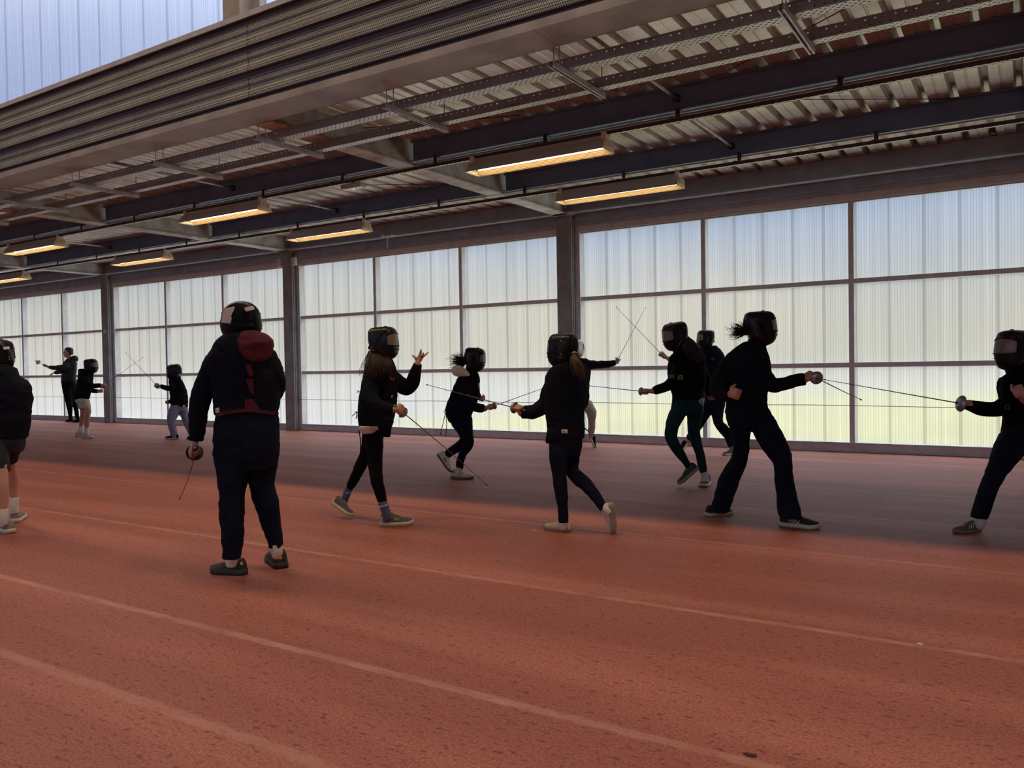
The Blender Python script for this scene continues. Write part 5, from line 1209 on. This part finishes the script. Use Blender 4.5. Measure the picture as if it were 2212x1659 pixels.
body(f, [f.trunk(torso[1:], .8), f.limb(ra + [(1746, 816, 8, -.20)], scale=.72), f.limb(la, scale=.72), f.trunk(hips, .85), f.trunk(ll + [R(1112, 1546, 1566, .2, 1)], .7), f.trunk(rl[:-1] + [R(1116, 1694, 1722, -.22, 1), R(1128, 1703, 1716, -.21, 1)], .7), neck_ring(f, f.headc - V((0, 0, .08)), f.P(1628, 758, .01))],
     (f.headc, f.headF, f.headU), [hand_on(f, (1740, 817, -.19), f.P(1762, 816, -.235), (B + RH*.6).normalized(), V((0, 0, 1)) - FH*.3, .95), lambda b: fist(b, f.P(1574, 852, -.25), f.P(1587, 850, -.28), (V((0, 0, 1)) + RH*.35), -FH, 1.05)])
hair(f, 'hair_bun', [[(1606, 712, 0), (1600, 706, 0), (1592, 704, 0), (1586, 712, 0)], [(1606, 718, 0), (1598, 722, 0), (1590, 722, 0), (1587, 714, 0)], [(1606, 714, -.03), (1600, 713, -.03), (1594, 713, -.03), (1590, 713, -.03)]], M_hairb, 300, .0022, .040, wave=.012)
hair(f, 'loose_strand', [[(1590, 718, 0), (1589, 724, 0), (1591, 729, 0), (1596, 731, 0)]], M_hairb, 10, .0012, .012)
bk = mat('black_running_shoe', (.014, .014, .016), .7, 0, .2, 60, .3, 300); cr_ = mat('cream_midsole', (.62, .57, .40), .7)
s1 = shoe(f, fl2(1528, 1117), fl2(1584, 1112), upper=bk, sole=cr_, sole_h=.028, laces=M_blackf)
f.stroke('shoe1', 'side_stripes', [(1545, 1107), (1553, 1110), (1566, 1110)], .7, M_label, s1, .004)
s2 = shoe(f, fl2(1688, 1136), fl2(1774, 1145), upper=bk, sole=cr_, sole_h=.030, laces=M_blackf)
for pts in ([(1702, 1122), (1712, 1126), (1720, 1130), (1730, 1132)], [(1709, 1121), (1716, 1123), (1724, 1128)], [(1720, 1123), (1717, 1127), (1713, 1131)], [(1728, 1124), (1724, 1129), (1720, 1133)]):
    f.stroke('shoe2', 'side_stripes', pts, .9, M_label, s2, .004)

# ---------------------------------------------------------------- lunging fencer cut by the right edge
f = Fig('person', 5.66, onfloor(2095, 1157), 'lunging fencer cut by the right edge, facing left, brown striped shoe')
torso = [R(800, 2184, 2236, .02, .9), R(812, 2168, 2246, 0, .72), R(830, 2158, 2256, 0, .6), R(858, 2162, 2262, 0, .6), R(885, 2168, 2262, 0, .6), R(908, 2169, 2258, 0, .64), R(926, 2169, 2256, 0, .68)]
fa = [(2180, 836, 18, -.06), (2178, 862, 17, -.10), (2162, 880, 16.5, -.12), (2140, 885, 15.5, -.13), (2118, 882, 15, -.13), (2098, 877.5, 12.5, -.13), (2086, 874.5, 9, -.13)]
ba = [(2240, 836, 18, -.04), (2250, 862, 16, -.12), (2236, 872, 14, -.22), (2215, 866, 11, -.27)]
G, B, L_ = blade_dir(f, 2072, 871, -.13, 1780, 820, .93, -1)
foil('fencing foil pointing left from the lunging fencer at the right edge', G, B, L_, gr=.056, tipw=.005)
f.fuse('jacket', [f.trunk(torso), f.limb(fa), f.limb(ba)], M_blackf, wr=JW*.8, seed=91)
fl = [(2163, 932, 2226, 945, 0, .9), (2152, 960, 2216, 975, -.04, .85), (2141, 990, 2196, 998, -.08, .85), (2131, 1020, 2174, 1024, -.10, .9), (2117, 1055, 2153, 1058, -.13, 1), (2106, 1092, 2140, 1095, -.15, 1), (2100, 1117, 2131, 1121, -.15, 1)]
bl = [(2195, 935, 2256, 930, .05, .9), (2230, 975, 2278, 955, .12, .9), (2262, 1015, 2300, 995, .2, .9), (2295, 1060, 2322, 1045, .3, 1), (2318, 1090, 2340, 1078, .36, 1)]
f.fuse('trousers', [f.trunk([R(915, 2170, 2256, 0, .68), R(935, 2166, 2258, 0, .68), R(950, 2164, 2256, 0, .6)]), f.trunk(fl), f.trunk(bl)], M_trous, wr=.004, seed=92)
mask(f, 2193, 757, .01, .285, 196)
body(f, [f.trunk(torso[1:], .8), f.limb(fa, scale=.72), f.limb(ba + [(2206, 860, 8, -.28)], scale=.72), f.trunk(fl + [(2110, 1134, 2127, 1136, -.14, 1)], .72), f.trunk(bl + [(2332, 1104, 2348, 1094, .38, 1)], .72), neck_ring(f, f.headc - V((0, 0, .08)), f.P(2206, 812, .01))],
     (f.headc, f.headF, f.headU), [hand_on(f, (2092, 876, -.13), G, B, V((0, 0, 1)) - FH*.5, .85), lambda b: fist(b, f.P(2213, 864, -.27), f.P(2199, 846, -.31), (V((0, 0, 1)) - RH*.5), -FH, .98)])
f.stroke('jacket', 'round_badge', [(2172, 877), (2176, 874), (2180, 877), (2180, 882), (2176, 885), (2172, 882), (2172, 877)], .9, mat('grey_print', (.07, .09, .08), .6), f.root, .004)
f.fuse('sock', [f.limb([(2117, 1116, 13, -.15), (2118, 1128, 11.5, -.14), (2118, 1139, 9, -.13)], 1.1)], M_sock, vox=.004)
bs = mat('brown_suede_shoe', (.13, .095, .06), .85, 0, .15, 40, .3, 300); bso = mat('tan_sole', (.24, .17, .10), .7)
shoe(f, fl2(2120, 1149), fl2(2066, 1154), upper=bs, sole=bso, sole_h=.022, stripes=M_cream)
shoe(f, fl2(2346, 1122), fl2(2330, 1150), upper=bs, sole=bso, sole_h=.022, stripes=M_cream)

# ---------------------------------------------------------------- coach by the wall
f = Fig('person', 20.0, onfloor(150, 912), 'adult without a mask by the far windows in dark hooded jacket')
torso = [R(776, 145, 160, 0, .9), R(783, 138, 165, 0, .7), R(795, 135, 165, 0, .62), R(812, 134, 164, 0, .6), R(828, 133, 165, 0, .64)]
a1 = [(148, 788, 6.5, -.10), (137, 793, 6, -.16), (122, 794.5, 5.2, -.18), (107, 793, 4.6, -.2)]
a2 = [(158, 790, 6, .1), (146, 802, 5.5, .1), (132, 803, 5, .06), (118, 805, 4, .04)]
fg_ = f
G, B, L_ = blade_dir(f, 84, 783, -.22, 142, 812, .82, -1)
foil('fencing foil held by its blade, guard outwards, by the adult without a mask', G, B, L_, gr=.06, grip_len=.10)
f.fuse('jacket', [f.trunk(torso), f.limb(a1), f.limb(a2)], mat('dark_hooded_jacket', (.012, .017, .021), .9, 0, .2, 30), wr=.01, seed=101)
l1 = [R(826, 134, 156, 0, .9), R(850, 138, 155, -.03, 1), R(875, 144, 156, -.04, 1), R(895, 148, 156, -.03, 1), R(905, 148.5, 156, -.03, 1)]
l2 = [R(826, 146, 164, .05, .9), R(850, 152, 165, .08, 1), R(875, 158, 168, .1, 1), R(895, 162, 170, .1, 1), R(905, 163, 170, .1, 1)]
f.fuse('trousers', [f.trunk([R(822, 134, 164, 0, .7), R(838, 136, 164, 0, .7)]), f.trunk(l1), f.trunk(l2)], M_blackf, wr=.008, seed=102)
hc = f.P(147.5, 761.5, 0); hF = heading(184); hU = V((0, 0, 1))
body(f, [f.trunk(torso[1:], .8), f.limb(a1 + [(103, 792, 3, -.2)], scale=.8), f.limb(a2, scale=.8), f.trunk(l1, .75), f.trunk(l2, .75), neck_ring(f, hc - V((0, 0, .09)), f.P(151, 780, 0), .055)], (hc, hF, hU),
     [lambda b: fist(b, fg_.P(106, 793, -.2), G + B*.19, -B, V((0, 0, 1)), 1.05), lambda b: open_hand(b, fg_.P(119, 805, .04), -RH + V((0, 0, -.35)), V((0, 0, 1)), 1.0)], headH=.245, vox=.006)
eyes(f, hc, hF, hU, .245)
hb = MB(); L0 = hU.cross(hF)
rs = [ring(hc + hU*z*.245 + hF*x, hF*a_, L0*b_, 20) for z, x, a_, b_ in ((-.22, -.075, .03, .066), (-.05, -.058, .055, .080), (.12, -.040, .076, .086), (.26, -.022, .098, .088), (.38, -.014, .096, .084), (.48, -.018, .072, .064), (.54, -.022, .03, .028))]
hb.rings(rs); hb.obj('hair', M_hairb, f.root, True)
f.fuse('hood', [f.trunk([(153, 771, 163, 768, .02, 1), (152, 776, 168, 773, .02, 1), (156, 782, 167, 780, .02, .9)])], mat('dark_hooded_jacket', (.012, .017, .021), .9, 0, .2, 30), wr=.01, vox=.01)
shoe(f, fl2(155, 912), fl2(133, 911), upper=M_blackf, sole=mat('dark_sole', (.03, .03, .03), .8), wide=.95, tall=.9)
shoe(f, fl2(170, 913), fl2(150, 912), upper=M_blackf, sole=mat('dark_sole', (.03, .03, .03), .8), wide=.95, tall=.9)

# ---------------------------------------------------------------- boy in pale shorts
f = Fig('person', 14.75, onfloor(187, 949), 'child in black mask and pale green shorts standing by the left column')
torso = [R(800, 176, 201, 0, .9), R(808, 171, 201, 0, .75), R(822, 168, 200, 0, .64), R(838, 165, 198, 0, .6), R(852, 161, 194, 0, .64), R(863, 160, 191, 0, .68)]
a1 = [(186, 815, 6.5, -.1), (188, 828, 6.2, -.16), (200, 833, 5.6, -.18), (212, 833, 5, -.18), (219, 832.5, 4.4, -.18)]
a2 = [(190, 820, 6, .1), (193, 838, 6, .12), (202, 844, 5, .1), (212, 845, 4.2, .08)]
G, B, L_ = blade_dir(f, 227, 831, -.18, 308.5, 772, .86, -1)
foil('fencing foil pointing up to the right from the child in pale green shorts', G, B, L_, gr=.036)
f.fuse('jacket', [f.trunk(torso), f.limb(a1), f.limb(a2), f.trunk([R(797, 170, 184, 0, 1), R(806, 170, 186, 0, 1)])], M_navy, wr=.007, seed=111)
f.fuse('shorts', [f.trunk([R(858, 162, 190, 0, .7), R(866, 164, 192, 0, .75), R(872, 167, 193, 0, .7)]), f.trunk([R(866, 168, 193, -.03, .95), R(884, 172.5, 195, -.05, .9)]), f.trunk([R(866, 166, 186, .06, .9), R(880, 170, 188, .1, .9)])], M_pale, wr=.006, seed=112)
mask(f, 196, 791, 0, .262, 355)
c1 = [R(878, 179, 194, -.05, 1), R(888, 183, 196, -.06, 1), R(900, 182, 194, -.06, 1), R(915, 183, 193, -.05, 1), R(928, 184, 190.5, -.04, 1.2), R(938, 184, 190, -.04, 1.3)]
c2 = [R(876, 172, 186, .1, 1), R(890, 174, 186, .12, 1), R(905, 173, 184, .14, 1), R(920, 171.5, 180, .16, 1), R(936, 171, 178, .16, 1.2)]
body(f, [f.trunk(torso[1:], .8), f.limb(a1 + [(222, 832, 3, -.18)], scale=.8), f.limb(a2, scale=.8), f.trunk([R(858, 163, 190, 0, .6), R(874, 168, 192, 0, .6)], .85), f.trunk(c1), f.trunk(c2), neck_ring(f, f.headc - V((0, 0, .08)), f.P(188, 808, 0))],
     (f.headc, f.headF, f.headU), [lambda b: fist(b, f.P(220, 832.5, -.18), G - B*.05, B, -FH, .85), lambda b: fist(b, f.P(213, 845, .08), f.P(217, 845, .08), V((0, 0, 1)), FH, .85)], vox=.006)
f.fuse('sock', [f.trunk([R(924, 183, 191.5, -.04, 1.2), R(938, 182.5, 191.5, -.04, 1.2)])], M_sock, vox=.006)
f.fuse('sock', [f.trunk([R(920, 170.5, 181, .16, 1), R(935, 170, 180, .16, 1)])], M_sock, vox=.006)
lt = mat('light_beige_trainer', (.48, .44, .38), .8, 0, .2, 40)
shoe(f, fl2(179, 947), fl2(203, 948.5), upper=lt, sole=gs, sole_h=.028)
shoe(f, fl2(163, 943), fl2(190, 943.5), upper=lt, sole=gs, sole_h=.028)

# ---------------------------------------------------------------- child in lilac trousers
f = Fig('person', 14.45, onfloor(385, 948), 'child in black mask and lilac trousers facing left, foil raised to the upper left')
torso = [R(818, 366, 390, 0, .9), R(826, 366, 395, 0, .7), R(845, 367, 403, 0, .62), R(865, 369, 406, 0, .62), R(880, 370, 406, 0, .66)]
tailr = [R(872, 370, 398, 0, .8), R(884, 370, 394, 0, .7), R(891, 371, 384, 0, .6)]
a1 = [(374, 833, 6.5, -.1), (368, 839, 6.2, -.15), (357, 837.5, 5.4, -.16), (347, 834, 4.6, -.16)]
a2 = [(384, 838, 6.2, .1), (378, 856, 5.5, .12), (370, 866, 5, .1), (364, 868, 4, .08)]
G, B, L_ = blade_dir(f, 337, 831, -.16, 271.5, 762, .86, -1)
foil('fencing foil raised to the upper left by the child in lilac trousers', G, B, L_, gr=.045)
f.fuse('jacket', [f.trunk(torso), f.trunk(tailr), f.limb(a1), f.limb(a2)], M_navy, wr=.006, seed=121)
l1 = [R(880, 369, 391, -.03, 1), R(895, 363, 385, -.08, 1), R(910, 362, 378, -.1, 1), R(928, 366, 381, -.06, 1), R(940, 369, 382, -.04, 1)]
l2 = [R(880, 382, 404, .03, 1), R(900, 391, 408, .06, 1), (397, 915, 412, 910, .08, 1), (405, 932, 418, 926, .12, 1), (411, 942, 421, 938, .14, 1)]
f.fuse('trousers', [f.trunk([R(874, 371, 404, 0, .7), R(888, 370, 404, 0, .7)]), f.trunk(l1), f.trunk(l2)], M_lilac, wr=.006, seed=122)
mask(f, 377, 804, 0, .285, 182, pitch=-.15, width=.78)
body(f, [f.trunk(torso[1:], .8), f.limb(a1 + [(343, 833, 3, -.16)], scale=.8), f.limb(a2, scale=.8), f.trunk(l1 + [R(946, 371, 380, -.03, 1)], .75), f.trunk(l2, .75), neck_ring(f, f.headc - V((0, 0, .08)), f.P(379, 824, 0))],
     (f.headc, f.headF, f.headU), [lambda b: fist(b, f.P(346, 834, -.16), G - B*.05, B, -FH, .82), lambda b: fist(b, f.P(364, 868, .08), f.P(361, 869, .08), V((0, 0, 1)), FH, .8)], vox=.006)
f.quad('jacket', 'jacket_label', ((395, 875), (400, 875), (400, 879), (395, 879)), M_label, f.root, 2, 2, .004)
f.quad('fencing_mask', 'mask_sticker', ((389, 797), (393, 796), (393, 803), (390, 804)), M_label, f.root, 2, 2, .004)
shoe(f, fl2(384, 949), fl2(356, 949), upper=M_trous, sole=gs, sole_h=.022)
shoe(f, f.P(421, 944, .15), f.P(408, 952, .1), upper=M_trous, sole=gs, sole_h=.022)
# small pale scraps on the floor
for (u, v, lab) in ((1154, 1146, 'tiny white scrap on the track beside the cream shoe'), (1987, 1392, 'tiny pale scrap on the track line at lower right')):
    p = onfloor(u, v, 0.0); tag(MB().prism([p+V((-.012, 0, .0005)), p+V((.01, -.005, .0005)), p+V((.014, .004, .0005)), p+V((-.008, .007, .0005))], (0, 0, .003)).obj('paper_scrap', M_white), lab, 'scrap')
p = onfloor(1620, 1632, 0.0); bmx = MB(); bmx.ball(p+V((0, 0, .002)), .022, .009, .004); bmx.ball(p+V((.01, .006, .002)), .010, .007, .003)
tag(bmx.obj('dirt_crumb', mat('dark_crumb', (.05, .02, .012), .9)), 'small dark crumb on the track line at the bottom edge', 'dirt')
